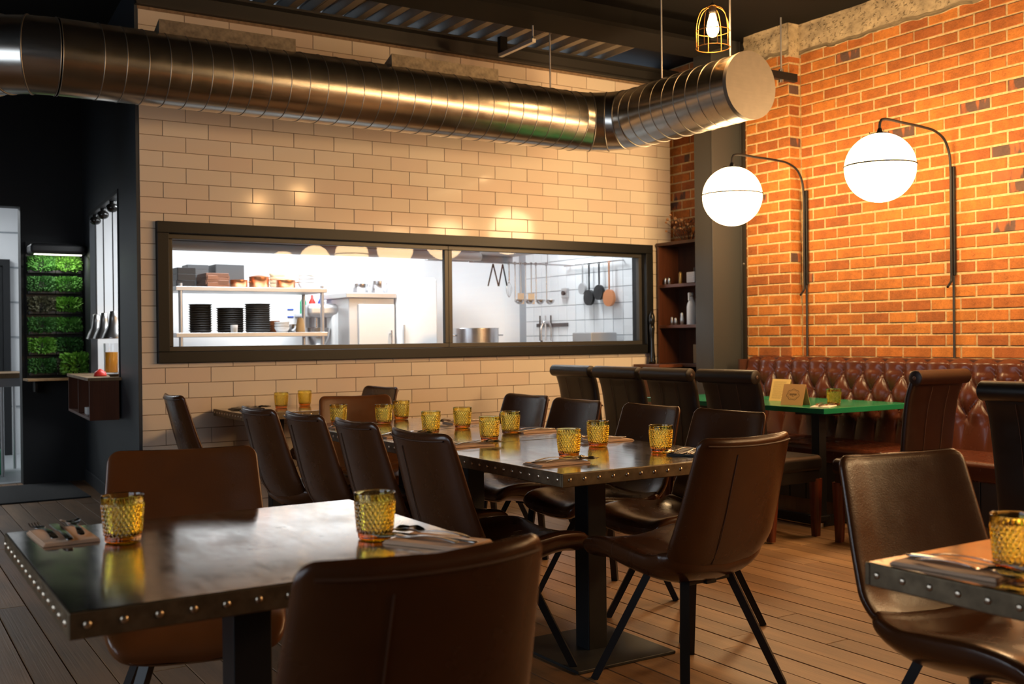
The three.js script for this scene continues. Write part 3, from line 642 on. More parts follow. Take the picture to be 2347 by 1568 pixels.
// ---------------------------------------------------------------- scroll-back chairs
function makeScrollChair(label, mat, group) {
  const t = thing('scroll_chair', label, 'chair', [0, 0, 0], 0, group);
  mesh('seat', merge([rbox(.47, .095, .47, .03, 0, .445, .02, 3)]), mat, t);
  mesh('seat_rail', rbox(.44, .075, .44, .008, 0, .37, .02), mat, t);
  mesh('backrest', padded([[.34, -.195], [.50, -.215], [.70, -.235], [.87, -.262], [.965, -.295]], s => .232 - .012 * (1 - s), s => .062, (s, u) => 0, { nv: 22, nt: 28, endW: .006, endLen: .02 }), mat, t);
  const roll = mesh('top_roll', merge([new THREE.CylinderGeometry(.042, .042, .452, 28).rotateZ(PI / 2).translate(0, .975, -.313), ...[-1, 1].map(s => new THREE.SphereGeometry(.042, 20, 12).scale(.22, 1, 1).translate(s * .226, .975, -.313))]), mat, t);
  for (const s of [-1, 1]) mesh('roll_button', new THREE.SphereGeometry(.011, 12, 8).scale(.5, 1, 1).translate(s * .236, .975, -.313), M.stitch, roll);
  for (const x of [-.078, .078]) mesh('seam', tube([[x, .925, -.318], [x, .80, -.286], [x, .62, -.261], [x, .42, -.238]], .0018, 5, 16), M.stitch, t);
  for (const [sx, sz] of [[1, 1], [-1, 1], [1, -1], [-1, -1]]) {
    const g = new THREE.CylinderGeometry(.040, .026, .35, 4, 1).rotateY(PI / 4); boxUV(g.toNonIndexed());
    const leg = mesh('leg', g.translate(sx * .195, .175, sz > 0 ? .225 : -.165), M.legWood, t);
    if (sz < 0) leg.rotation.x = .05;
  }
  return t;
}
{
  const G = 'black scroll backed chairs facing the green tables';
  const s = makeScrollChair('black scroll backed chair facing the green tables, first from the tiled wall', M.blackLeather, G);
  s.position.set(3.09, 0, .955); s.rotation.y = PI / 2;
  for (const [z, n] of [[1.475, 'second'], [1.995, 'third'], [2.525, 'fourth']]) dup(s, [3.09, 0, z], PI / 2 + rr(-.03, .03), `black scroll backed chair facing the green tables, ${n} from the tiled wall`);
  const b = makeScrollChair('brown scroll backed chair at the bench end of the green table', M.brownHide);
  b.position.set(3.49, 0, 3.14); b.rotation.y = PI + .03;
  const e = dup(s, [2.72, 0, 4.66], PI / 2, 'black scroll backed chair standing alone beyond the corner table'); delete e.userData.group;
}
// ---------------------------------------------------------------- tufted bench along the brick wall
{
  const z0 = 1.06, z1 = 6.2, t = thing('tufted_bench', 'long brown leather bench with deep buttoned back along the brick wall', 'bench', [0, 0, 0]);
  const p = .168, q = .128, tTop = .945, rows = 3, ybot = .48;
  const P = [], UV = [], I = [], nz = Math.round((z1 - z0) / .0105), ny = 64;
  const prof = r => {        // r along the profile: seat joint -> top edge -> over to the wall
    const y = ybot + r * (1.015 - ybot);
    if (r <= 1) return { x: 4.325 + .10 * r, y, nx: -.97, ny: .2 };
    const a = (r - 1) * 2.2; const th = Math.min(a, 1) * PI / 2;
    return { x: 4.425 + .045 * Math.sin(th) + Math.max(0, a - 1) * .02, y: 1.015 + .035 * Math.sin(th), nx: -Math.cos(th) * .97, ny: .2 + .8 * Math.sin(th) };
  };
  const bulge = (s, y) => {
    const top = tTop, bot = tTop - q * (rows - 1), a = s / p;
    const pleat = (ph, e) => Math.pow(Math.abs(Math.sin(PI * (a + ph))), e);
    const dia = yy => { const w = (yy - top) / (2 * q); return Math.pow(Math.abs(Math.sin(PI * (a + w)) * Math.sin(PI * (a - w))), .42); };
    if (y > top) { const f = Math.min(1, (y - top) / .05); return .046 * ((1 - f) * dia(Math.min(y, top + q * .5)) * .9 + f * pleat(0, .45) * .85); }
    if (y < bot) { const f = Math.min(1, (bot - y) / .06), fade = Math.max(.12, 1 - (bot - y) / .24), ph = (rows - 1) % 2 / 2; return .046 * ((1 - f) * dia(y) + f * (pleat(ph, .35) * fade * .8 + (1 - fade) * .55)); }
    return .05 * dia(y);
  };
  for (let i = 0; i <= nz; i++) for (let j = 0; j <= ny; j++) {
    const s = z0 + (z1 - z0) * i / nz, r = j / ny * 1.62, b = prof(r), end = Math.min(1, Math.min(s - z0, z1 - s) / .05), h = bulge(s, b.y) * (r > 1 ? Math.max(0, 1 - (r - 1) * 2.4) : 1) * Math.sqrt(Math.max(0, 1 - (1 - end) ** 2));
    P.push(b.x + b.nx * h, b.y + b.ny * h, s); UV.push(s, j / ny * .8);
  }
  for (let i = 0; i < nz; i++) for (let j = 0; j < ny; j++) { const a = i * (ny + 1) + j, b = a + ny + 1; I.push(a, b, a + 1, b, b + 1, a + 1); }
  const g = new THREE.BufferGeometry(); g.setAttribute('position', new THREE.Float32BufferAttribute(P, 3)); g.setAttribute('uv', new THREE.Float32BufferAttribute(UV, 2)); g.setIndex(I); g.computeVertexNormals();
  mesh('tufted_back', g, M.bench, t);
  mesh('back_board', merge([span(4.43, 4.474, .05, 1.045, z0 + .01, 1.47), span(4.43, 4.592, .05, 1.045, 1.47, z1 - .01)]), M.woodDark, t);
  mesh('end_panel', span(4.32, 4.474, .05, 1.03, z0 - .012, z0 + .005), M.woodDark, t);
  const bg = new THREE.SphereGeometry(.0115, 10, 8).scale(.5, 1, 1);
  for (let r = 0; r < rows; r++) for (let k = Math.ceil(z0 / p); ; k++) {
    const s = (k + (r % 2) / 2) * p; if (s > 3.6) break; if (s < z0 + .06) continue;
    const y = tTop - r * q, f = (y - ybot) / (1.015 - ybot); mesh('button', bg, M.bench, t).position.set(4.325 + .10 * f - .004, y, s);
  }
  for (let z = z0; z < z1 - .1; z += .88) mesh('seat_cushion', rspan(3.80, 4.37, .365, .485, z + .003, Math.min(z + .877, z1), .035), M.bench, t);
  mesh('base_panel', span(3.90, 4.47, .10, .365, z0, z1), M.steelColumn, t);
  for (let z = z0 + .05; z < 3.5; z += .145) mesh('base_batten', rspan(3.89, 3.905, .10, .36, z, z + .138, .003), M.steelColumn, t);
  mesh('plinth', span(3.94, 4.47, 0, .10, z0 + .02, z1), M.woodLight, t);
}
// ---------------------------------------------------------------- green tables
function greenTable(label, x0, x1, z0, z1) {
  const cx = (x0 + x1) / 2, cz = (z0 + z1) / 2, t = thing('green_table', label, 'table', [cx, 0, cz]);
  mesh('tabletop', rbox(x1 - x0, .034, z1 - z0, .003, 0, TT - .017, 0), M.green, t);
  const pz = (z1 - z0) / 2 - .14, px = -(x1 - x0) / 2 + .11;
  mesh('pole', rbox(.065, .67, .065, .004, px, .385, pz), M.blackMetal, t);
  mesh('mounting_plate', box(.2, .012, .2, px, TT - .04, pz), M.blackMetal, t);
  mesh('cross_foot', merge([bar([px - .05, .04, pz], [px + .60, .04, pz], .055, .04), rbox(.1, .04, .1, .01, px, .06, pz), bar([px, .04, pz - .05], [px, .04, pz - .55], .04, .055, V3(0, 1, 0))]), M.blackMetal, t);
  for (const [a, b] of [[.0, .0], [.55, 0], [0, -.5]]) mesh('levelling_foot', disc(.025, .03, px + a, .015, pz + b, 16), M.steel, t);
}
greenTable('green topped table with folded menus and a glass beside the bench', 3.45, 4.30, 1.72, 2.67);
greenTable('green topped table hidden behind the black scroll backed chairs', 3.45, 4.20, .95, 1.66);
// ---------------------------------------------------------------- amber diamond-cut tumblers
const tumblerGeo = (() => {
  const HT = .106, rb = .0385, rt = .0475, nt = 168, outer = [], N = 26, p = .0090, pos = [], uv = [], idx = [];
  const rows = [];
  rows.push([.0005, .0005, 0]); rows.push([.030, .0005, 0]); rows.push([.0365, .0012, 0]);
  for (let i = 0; i <= 7; i++) rows.push([null, .003 + .011 * i / 7, 2]);
  for (let i = 0; i <= 54; i++) rows.push([null, .0145 + .0745 * i / 54, 1]);
  rows.push([null, .0915, 0]); rows.push([null, .1035, 0]);
  rows.push([rt - .0008, HT, 3]); rows.push([rt - .0026, HT, 3]); rows.push([rt - .0034, HT - .0015, 3]);
  for (let i = 1; i <= 8; i++) { const y = HT - (HT - .016) * i / 8; rows.push([rb + (rt - rb) * y / HT - .0036, y, 3]); }
  rows.push([.026, .0135, 3]); rows.push([.0005, .0130, 3]);
  for (const [r, y, kind] of rows) for (let k = 0; k < nt; k++) {
    const th = 2 * PI * k / nt; let R = r ?? rb + (rt - rb) * y / HT;
    if (kind === 1) { const a = th * N / (2 * PI) + y / (2 * p), b = th * N / (2 * PI) - y / (2 * p), f = Math.min(1, Math.min(y - .0145, .089 - y) / .003 + .15); R += -.0014 + .0042 * Math.min(Math.abs(Math.sin(PI * a)), Math.abs(Math.sin(PI * b))) * f; }
    if (kind === 2) R += -.0010 * Math.pow(Math.abs(Math.sin(th * 15)), 2);
    pos.push(R * Math.cos(th), y, R * Math.sin(th)); uv.push(k / nt, y);
  }
  for (let i = 0; i + 1 < rows.length; i++) for (let k = 0; k < nt; k++) { const a = i * nt + k, b = i * nt + (k + 1) % nt; idx.push(a, a + nt, b, b, a + nt, b + nt); }
  const g = new THREE.BufferGeometry(); g.setAttribute('position', new THREE.Float32BufferAttribute(pos, 3)); g.setAttribute('uv', new THREE.Float32BufferAttribute(uv, 2)); g.setIndex(idx); g.computeVertexNormals(); return g;
})();
const tumbler = (p, label, group) => single('tumbler', tumblerGeo, M.amber, label, 'glass', [p.x, TT + .0006, p.z], rr(0, 6), group);
const onTable = (u, v) => onY(u, v, TT);
tumbler(onTable(282, 1241), 'amber diamond cut glass beside the napkin corner of the square table');
tumbler(onTable(860, 1234), 'amber diamond cut glass between napkin and chair on the square table');
const LG = 'amber glasses on the long table', LL = 'amber diamond cut glass standing on the long riveted table';
for (const [u, v] of [[1304, 1046], [1371, 1023], [1515, 1036], [1122, 1009], [1170, 994], [1060, 981], [988, 993], [920, 961], [880, 972], [776, 972]]) tumbler(onTable(u, v), LL, LG);
for (const [x, z] of [[.84, .30], [1.06, .16]]) tumbler(V3(x, 0, z), 'amber glass on the small table against the tiled wall', 'amber glasses on the small wall table');
tumbler(V3(3.75, 0, 2.49), 'amber glass beside the folded menus on the green table');
tumbler(onTable(2330, 1306), 'amber diamond cut glass on the table in front of the broad sheened chair');
// ---------------------------------------------------------------- cutlery and napkins
const spoonGeo = padded([[.004, .095], [.010, .06], [.011, .02], [.007, -.03], [.010, -.05], [.006, -.075], [.009, -.098]].map(([y, z]) => [y, z]),
  s => s < .55 ? .0082 - .009 * Math.min(s, .45) : .0042 + .0175 * Math.pow(Math.sin(Math.min(1, (s - .55) / .42) * PI * .62), .8), s => .0026, (s, u) => s > .62 ? .008 * u * u - .004 : 0, { nv: 40, nt: 16, endW: .006, endLen: .010 });
const forkGeo = merge([padded([[.004, .095], [.010, .06], [.011, .02], [.007, -.025], [.009, -.046]], s => s < .78 ? .0082 - .0052 * Math.min(s, .75) : .0045 + .0075 * Math.min(1, (s - .78) / .16), s => .0026, () => 0, { nv: 26, nt: 14, endW: .003, endLen: .006 }),
  ...[-1.5, -.5, .5, 1.5].map(k => tube([[k * .0062, .0085, -.042], [k * .0062, .006, -.060], [k * .0060, .004, -.080], [k * .0058, .008, -.100]], .0015, 6, 12))]);
const knifeGeo = padded([[.003, .105], [.0055, .05], [.0055, .0], [.004, -.05], [.004, -.11]], s => s < .5 ? .0085 - .003 * s : .0085 + .002 * Math.sin((s - .5) * 2 * PI * .5), s => s < .5 ? .006 - .004 * s : .0018, () => 0, { nv: 24, nt: 14, endW: .004, endLen: .012 });
for (const g of [spoonGeo, forkGeo, knifeGeo]) g.scale(1.12, 1.12, 1.12);
const napkinGeo = (() => {           // folded cloth: three soft layers
  const L = []; for (let k = 0; k < 3; k++) L.push(rbox(.122 - k * .003, .0022, .215 - k * .004, .001, k * .001, .0012 + k * .0023, -k * .001)); return merge(L);
})();
// the pieces lie along local z, handles towards +z; turn 0 = handles towards the viewer's side of the room
function setting(x, z, turn, where, group, { mat = M.napkin, spoon = true, lift = TT + .0006 } = {}) {
  single('napkin', napkinGeo, mat, `folded ${mat === M.napkin ? 'tan' : mat === M.whiteNapkin ? 'cream' : 'black'} napkin under cutlery ${where}`, 'napkin', [x, lift, z], turn, group && 'napkins ' + group);
  const place = (name, geo, dx, dz, a) => { const c = Math.cos(turn), s = Math.sin(turn); single(name, geo, M.cutlery, `steel ${name} lying on a napkin ${where}`, name, [x + dx * c + dz * s, lift + .0075, z - dx * s + dz * c], turn + a, group && (name === 'knife' ? 'knives' : name + 's') + ' ' + group); };
  place('fork', forkGeo, -.034, -.035, .05); place('knife', knifeGeo, .0, -.012, -.03);
  if (spoon) place('spoon', spoonGeo, .036, -.04, -.06);
}
const onLong = 'on the long riveted table';
// places down the passage side (handles towards -x) and the brick wall side (handles towards +x)
for (const [x, z] of [[.555, 3.98], [.60, 3.24], [.58, 2.66], [.58, 2.06]]) setting(x, z, -PI / 2 + rr(-.06, .06), onLong, onLong);
for (const [x, z] of [[1.205, 3.42], [1.20, 2.87], [1.20, 2.17]]) setting(x, z, PI / 2 + rr(-.06, .06), onLong, onLong);
setting(1.16, 4.02, PI / 2 + .5, 'at the chaired head of the long table', undefined, { mat: M.blackLeather });
setting(-1.178, 4.46, .03, 'beside one glass on the square table');
setting(-.49, 5.03, .50, 'by the chair on the square table', undefined, {});
setting(.215, 5.835, PI + .12, 'on the table in front of the sheened chair');
setting(.62, .24, -PI / 2, 'on the small table against the tiled wall', undefined, { mat: M.blackLeather });
setting(3.60, 2.535, -PI / 2 + .5, 'before the glass on the green table', undefined, { mat: M.whiteNapkin });
// ---------------------------------------------------------------- menus on the green table
{
  const mk = (draw) => { const c = document.createElement('canvas'); c.width = 512; c.height = 512; const x = c.getContext('2d'); x.fillStyle = '#c99a63'; x.fillRect(0, 0, 512, 512); draw(x); const t = new THREE.CanvasTexture(c); t.colorSpace = THREE.SRGBColorSpace; return t; };
  const emblem = mk(x => {
    x.strokeStyle = '#3a2413'; x.fillStyle = '#3a2413'; x.lineWidth = 9; x.beginPath();
    for (let i = 0; i <= 120; i++) { const a = i / 120 * 2 * PI, r = 150 + 9 * Math.sin(a * 7), px = 256 + r * Math.cos(a) * .95, py = 256 + r * Math.sin(a) * .86; i ? x.lineTo(px, py) : x.moveTo(px, py); } x.stroke();
    x.lineWidth = 4; x.beginPath(); x.ellipse(256, 256, 116, 102, 0, 0, 2 * PI); x.stroke();
    for (let i = 0; i < 13; i++) x.fillRect(172 + i * 13, 236 - 10 * hash2(i, 1, 5), 8, 40 + 10 * hash2(i, 2, 5)); x.fillRect(172, 232, 166, 8); x.fillRect(236, 296, 44, 7);   // the word is too small to read: a dense row of strokes
  });
  const lines = mk(x => { x.fillStyle = '#e3bf78'; x.fillRect(0, 0, 512, 512); x.fillStyle = '#8a6534'; for (let i = 0; i < 17; i++) x.fillRect(60, 60 + i * 24, 250 + 120 * hash2(i, 3, 7), 6); });
  const tent = (label, x, z, turn, map, w, h) => {
    const t = thing('menu_card', label, 'menu', [x, TT + .0005, z], turn);
    const s = .045, L = Math.hypot(h, s);
    for (const k of [1, -1]) {
      const g = new THREE.BoxGeometry(w, L, .0016).rotateX(-k * Math.atan2(s, h)).translate(0, h / 2, k * s / 2);
      mesh(k > 0 ? 'front_leaf' : 'back_leaf', g, k > 0 ? pm({ map, roughness: .8 }) : M.card, t);
    }
  };
  tent('folded kraft menu card with a round printed emblem on the green table', 3.60, 2.30, -PI / 2 + .16, emblem, .165, .135);
  tent('folded cream menu card with lines of print behind the emblem card', 3.86, 1.94, -PI / 2 + .10, lines, .155, .15);
}
// ---------------------------------------------------------------- kitchen behind the window
{
  const ZR = -1.5;                                     // depth of the rack's goods
  const at = (u, v, z = ZR) => onZ(u, v, z);
  // steel rack
  const SH = [1.655, 1.285, .78, .25];
  {
    const r = thing('steel_rack', 'stainless kitchen rack of open shelves along the white wall', 'shelving', [0, 0, 0]);
    for (const y of SH) mesh('shelf', merge([rspan(.56, 1.83, y - .035, y, -1.78, -1.30, .004)]), M.steelDull, r);
    for (const [x, z] of [[.60, -1.32], [1.79, -1.32], [.60, -1.76], [1.79, -1.76]]) mesh('post', rod([x, 0, z], [x, 1.68, z], .017, 12), M.steelDull, r);
  }
  const stack = (name, label, x, y, z, n, dy, geo, mat, category, group) => { for (let k = 0; k < n; k++) single(name, geo, mat, label, category, [x, y + .0004 + k * dy, z], rr(-.05, .05), group); };
  const bowl = (r, h) => lathe([[.001, 0], [r * .62, 0], [r * .9, h * .55], [r, h], [r - .004, h], [r * .88, h * .56], [r * .6, .005], [.001, .005]], 28);
  const pan = (r, h) => lathe([[.001, 0], [r * .9, 0], [r, h], [r + .006, h], [r + .006, h + .004], [r - .004, h + .002], [r * .88, .006], [.001, .006]], 32);
  const trayGeo = (w, d, h) => merge([rbox(w, .006, d, .002, 0, .003, 0), rbox(w, h, .006, .002, 0, h / 2, d / 2), rbox(w, h, .006, .002, 0, h / 2, -d / 2), rbox(.006, h, d, .002, w / 2, h / 2, 0), rbox(.006, h, d, .002, -w / 2, h / 2, 0)]);
  // top shelf
  const y0 = SH[0];
  stack('oven_dish', 'dark oven dish stacked at the partition end of the top rack shelf', .66, y0, -1.5, 3, .051, trayGeo(.14, .26, .05), M.blackIron, 'dish', 'dark dishes on the rack');
  stack('roasting_tin', 'brown roasting tin in the stack on the top rack shelf', .90, y0, -1.46, 5, .019, trayGeo(.18, .27, .035), pm({ color: lin(.22, .12, .09), roughness: .35, metalness: .7 }), 'tin', 'roasting tins on the rack');
  stack('grey_tray', 'grey tray stacked on the roasting tins of the rack', .82, y0, -1.69, 5, .039, trayGeo(.17, .18, .038), M.darkPlastic, 'tray', 'grey trays on the rack');
  stack('storage_crate', 'large dark crate at the back of the top rack shelf', 1.07, y0, -1.665, 1, .1, trayGeo(.24, .2, .2), M.darkPlastic, 'crate');
  const pot = (name, label, x, y, z, r, h, mat, lid) => {
    const t = thing(name, label, 'pot', [x, y + .0004, z]);
    mesh('body', lathe([[.001, 0], [r, 0], [r, h], [r - .003, h], [r - .003, .004], [.001, .004]], 32), mat, t);
    mesh('handle', tube([[-.9, .3], [-.5, .55], [.0, .62], [.5, .55], [.9, .3]].map(([a, b]) => [r * Math.cos(a * .25) + b * .05, h * .8, r * Math.sin(a * .3)]), .005, 8), mat, t);
    if (lid) mesh('lid', lathe([[.001, h + .02], [r * .6, h + .012], [r + .004, h + .002], [r + .004, h + .0004], [.001, h + .0004]], 32), mat, t);
    return t;
  };
  pot('copper_pan', 'wide copper pan beside the crates on the top rack shelf', 1.105, y0, -1.43, .07, .065, M.copper);
  pot('copper_pan', 'taller copper pan in the middle of the top rack shelf', 1.29, y0, -1.47, .082, .095, M.copper, true);
  pot('copper_pan', 'copper pan with dark lid beside the white bowls', 1.52, y0, -1.46, .08, .07, M.copper, true);
  stack('white_bowl', 'white bowl stacked at the oven end of the top rack shelf', 1.71, y0, -1.47, 4, .028, bowl(.075, .05), M.white, 'bowl', 'white bowls on the rack');
  stack('cream_bowl', 'cream bowl stacked above the copper pans of the rack', 1.52, y0, -1.66, 4, .03, bowl(.075, .05), pm({ color: lin(.8, .62, .4), roughness: .4 }), 'bowl', 'cream bowls on the rack');
  // second shelf: stacks of black pans
  const y1 = SH[1];
  stack('black_pan', 'round black pan in the tall stacks on the second rack shelf', .80, y1, -1.48, 12, .019, pan(.088, .02), M.blackIron, 'pan', 'black pans on the rack');
  stack('black_pan', 'round black pan in the tall stacks on the second rack shelf', 1.04, y1, -1.46, 11, .018, pan(.108, .02), M.blackIron, 'pan', 'black pans on the rack');
  stack('black_pan', 'round black pan in the tall stacks on the second rack shelf', 1.275, y1, -1.47, 13, .018, pan(.102, .02), M.darkPlastic, 'pan', 'black pans on the rack');
  single('white_cup', lathe([[.001, 0], [.026, 0], [.03, .062], [.027, .062], [.023, .004], [.001, .004]], 24), M.white, 'white cup in front of the black pans on the rack', 'cup', [1.03, y1 + .0004, -1.328]);
  pot('terracotta_pot', 'terracotta pot beside the black pans on the rack', 1.45, y1, -1.6, .06, .10, M.terracotta);
  single('red_box', rbox(.07, .05, .07, .006, 0, .025, 0), M.red, 'small red box on the rack beside the black pans', 'box', [1.52, y1 + .0004, -1.72]);
  stack('white_bowl', 'white bowl stacked beside the black pans of the rack', 1.46, y1, -1.40, 3, .022, bowl(.065, .045), M.white, 'bowl', 'white bowls on the second rack shelf');
  single('wooden_jar', lathe([[.001, 0], [.04, 0], [.036, .06], [.026, .12], [.02, .125], [.001, .125]], 24), pm({ color: lin(.55, .33, .13), roughness: .5 }), 'wooden pepper jar at the end of the second rack shelf', 'jar', [1.66, y1 + .0004, -1.5]);
  single('steel_bowl', bowl(.075, .07), M.steel, 'steel mixing bowl at the end of the second rack shelf', 'bowl', [1.605, y1 + .0004, -1.62]);
  // lower shelf
  const y2 = SH[2];
  single('white_container', rbox(.34, .30, .3, .02, 0, .15, 0), M.white, 'large white lidded container on the lower rack shelf beside the sink', 'container', [1.0, y2 + .0004, -1.52]);
  single('white_container', rbox(.36, .30, .3, .02, 0, .15, 0), M.white, 'large white container with red stripes on the lower rack shelf', 'container', [1.45, y2 + .0004, -1.52]);
  single('label_sheet', box(.11, .08, .001), pm({ color: lin(.85, .55, .55), roughness: .6 }), 'red striped label on a white container in the rack', 'label', [1.45, y2 + .2, -1.3692]);
  single('tape_gun', merge([rbox(.03, .09, .05, .008, 0, .045, 0), rbox(.09, .03, .04, .01, 0, .085, 0)]), M.blackIron, 'small black dispenser on the lower rack shelf', 'dispenser', [.72, y2 + .0004 + .0, -1.45]);
  // wall shelf with bottles behind the mixer
  {
    const sh = thing('kitchen_wall_shelf', 'white shelf of bottles on the kitchen wall behind the mixer', 'shelf', [0, 0, 0]);
    mesh('board', rspan(1.95, 2.30, 1.44, 1.465, -2.42, -2.22, .004), M.white, sh);
    mesh('bracket', rspan(2.10, 2.13, 1.34, 1.44, -2.42, -2.26, .004), M.steelDull, sh);
    const bt = lathe([[.001, 0], [.03, 0], [.032, .11], [.012, .15], [.012, .18], [.001, .18]], 20);
    for (const [x, m, l] of [[2.0, M.greenPlastic, 'green bottle'], [2.09, M.red, 'red topped bottle'], [2.18, M.blue, 'blue bottle']]) single('squeeze_bottle', bt, m, l + ' on the kitchen wall shelf behind the mixer', 'bottle', [x, 1.4654, -2.32]);
    const hk = thing('blue_hook_rail', 'rail of blue tags beside the rack posts', 'rail', [1.93, 1.44, -2.415]);
    for (const y of [0, .07]) mesh('tag', rbox(.06, .014, .012, .004, -.02, y, 0), M.blue, hk);
  }
  // mixer beside the rack
  {
    const p = at(748, 720, -2.08), t = thing('stand_mixer', 'grey stand mixer with a steel bowl beside the rack', 'mixer', [p.x, 0, p.z]);
    mesh('table', merge([rspan(-.19, .13, .86, .90, -.25, .25, .006), ...[[-1, -1], [-1, 1], [.6, -1], [.6, 1]].map(([a, b]) => rod([a * .17, .003, b * .22], [a * .17, .86, b * .22], .016, 10))]), M.steelDull, t);
    mesh('column', rspan(.03, .12, .90, 1.50, -.09, .07, .03), M.white, t);
    mesh('head', rbox(.32, .13, .15, .05, -.05, 1.49, 0, 4), M.steelDull, t);
    mesh('bowl', bowl(.13, .2).translate(-.10, 1.13, 0), M.steel, t);
    mesh('whisk', merge([rod([-.10, 1.30, 0], [-.10, 1.43, 0], .012), new THREE.SphereGeometry(.05, 16, 10).scale(1, 1.3, 1).translate(-.10, 1.27, 0)]), M.steel, t);
  }
  // oven / steel cabinet with pots on top
  {
    const a = at(800, 690, -1.75), b = at(905, 690, -1.75);
    const t = thing('steel_cabinet', 'tall stainless steel oven cabinet beside the white fridge', 'cabinet', [0, 0, 0]);
    mesh('body', rspan(a.x, b.x, .12, 1.60, -2.3, -1.76, .01), pm({ color: lin(.5, .5, .5), roughness: .4, metalness: .3 }), t);
    const d = mesh('door', rspan(a.x + .09, b.x - .01, .2, 1.54, -1.757, -1.735, .006), pm({ color: lin(.62, .62, .61), roughness: .4, metalness: .25 }), t);
    mesh('handle', merge([rod([b.x - .06, .9, -1.70], [b.x - .06, 1.3, -1.70], .009, 8), rod([b.x - .06, .93, -1.70], [b.x - .06, .93, -1.74], .007, 8), rod([b.x - .06, 1.27, -1.70], [b.x - .06, 1.27, -1.74], .007, 8)]), M.steel, d);
    mesh('worktop', rspan(a.x - .04, b.x + .005, 1.60, 1.645, -2.3, -1.72, .005), M.steelDull, t);
    for (const [x, z] of [[a.x + .04, -1.82], [b.x - .04, -1.82], [a.x + .04, -2.25], [b.x - .04, -2.25]]) mesh('foot', disc(.02, .12, x, .06, z, 12), M.steelDull, t);
    pot('steel_pot', 'small steel saucepan on the steel cabinet', a.x + .17, 1.645, -1.88, .07, .09, M.steel);
    pot('steel_pot', 'taller steel pot on the steel cabinet', a.x + .36, 1.645, -1.9, .065, .12, M.steel);
    const f = thing('fridge', 'white upright fridge between the steel cabinet and the kitchen window post', 'fridge', [0, 0, 0]);
    const c = at(995, 690, -1.75);
    mesh('body', rspan(b.x + .012, c.x, .06, 1.80, -2.32, -1.72, .015), M.white, f);
    const fd = mesh('door', rspan(b.x + .016, c.x - .004, .1, 1.78, -1.717, -1.68, .012), M.white, f);
    mesh('handle', rod([b.x + .05, .95, -1.66], [b.x + .05, 1.35, -1.66], .01, 8), M.steelDull, fd);
    mesh('plinth', span(b.x + .03, c.x - .02, .003, .06, -2.3, -1.75), M.darkPlastic, f);
  }
  // extraction hood over the cooking line and its lip behind the window head
  {
    const h = thing('extraction_hood', 'long grey steel hood hanging inside the kitchen window head', 'hood', [0, 0, 0]);
    mesh('lip', rod([.25, 1.905, -.54], [2.9, 1.905, -.54], .034, 20), M.white, h);
    mesh('canopy', rspan(.25, 2.9, 1.935, 2.6, -.57, -.545, .004), M.greyHood, h);
    const g = thing('cooking_hood', 'steel cooking hood above the stock pot', 'hood', [0, 0, 0]);
    mesh('canopy', merge([rspan(3.0, 3.95, 2.02, 2.10, -1.75, -.75, .006), rspan(3.0, 3.95, 1.96, 2.02, -1.75, -1.69, .004)]), M.greyHood, g);
    mesh('flue', rspan(3.2, 3.75, 2.10, 2.62, -1.65, -.95, .006), M.greyHood, g);
    const rail = thing('utensil_rail', 'steel rail of hooks under the cooking hood', 'rail', [0, 0, 0]);
    mesh('bar', merge([rod([3.05, 1.90, -1.0], [4.20, 1.90, -1.0], .007, 8), rod([3.1, 1.90, -1.0], [3.1, 2.018, -1.0], .005, 8), rod([3.9, 1.90, -1.0], [3.9, 2.018, -1.0], .005, 8)]), M.steel, rail);
  }
  // hanging utensils on that rail
  const ladle = (L, r) => merge([rod([0, 0, 0], [0, -L, 0], .006, 8), new THREE.TorusGeometry(.012, .004, 6, 16).translate(0, .012, 0), new THREE.SphereGeometry(r, 20, 10, 0, 2 * PI, PI / 2, PI / 2).translate(r * .9, -L + .02, 0), new THREE.TorusGeometry(r, .003, 6, 28).rotateX(PI / 2).translate(r * .9, -L + .02, 0)]);
  const spatula = L => merge([rod([0, 0, 0], [0, -L, 0], .006, 8), rbox(.07, .10, .004, .002, 0, -L - .04, 0), new THREE.TorusGeometry(.012, .004, 6, 16).translate(0, .012, 0)]);
  const whisk = L => merge([rod([0, 0, 0], [0, -L * .5, 0], .009, 8), ...[0, 1, 2, 3].map(k => tube([[0, -L * .5, 0], [.028 * Math.cos(k * .8), -L * .75, .028 * Math.sin(k * .8)], [0, -L, 0], [-.028 * Math.cos(k * .8), -L * .75, -.028 * Math.sin(k * .8)], [0, -L * .5, 0]], .0018, 5, 24)), new THREE.TorusGeometry(.012, .004, 6, 16).translate(0, .012, 0)]);
  const tongs = L => merge([bar([0, 0, 0], [-.05, -L, 0], .012, .006), bar([0, 0, 0], [.05, -L, 0], .012, .006)]);
  const hangAt = (name, geo, mat, label, u, z, dy = 0) => { const p = at(u, 600, z); single(name, geo, mat, label, name.replace('_', ' '), [p.x, 1.888 + dy, z], rr(-.4, .4), name + 's on the kitchen rail'); };
  for (const u of [1130, 1152]) hangAt('tongs', tongs(.20), M.blackIron, 'black tongs hanging from the kitchen rail', u, -1.0);
  hangAt('whisk', whisk(.30), M.steel, 'wire whisk hanging from the kitchen rail', 1166, -1.0);
  for (const u of [1180, 1204, 1228, 1252]) hangAt('ladle', ladle(.30 + .04 * (u % 3), .042), M.steel, 'steel ladle hanging from the kitchen rail', u, -1.0);
  for (const u of [1193, 1217]) hangAt('spatula', spatula(.27), M.steelDull, 'steel spatula hanging from the kitchen rail', u, -.99);
  // on the white tiled end wall
  const wallX = 4.482;
  const ow = (u, v) => onX(u, v, wallX);
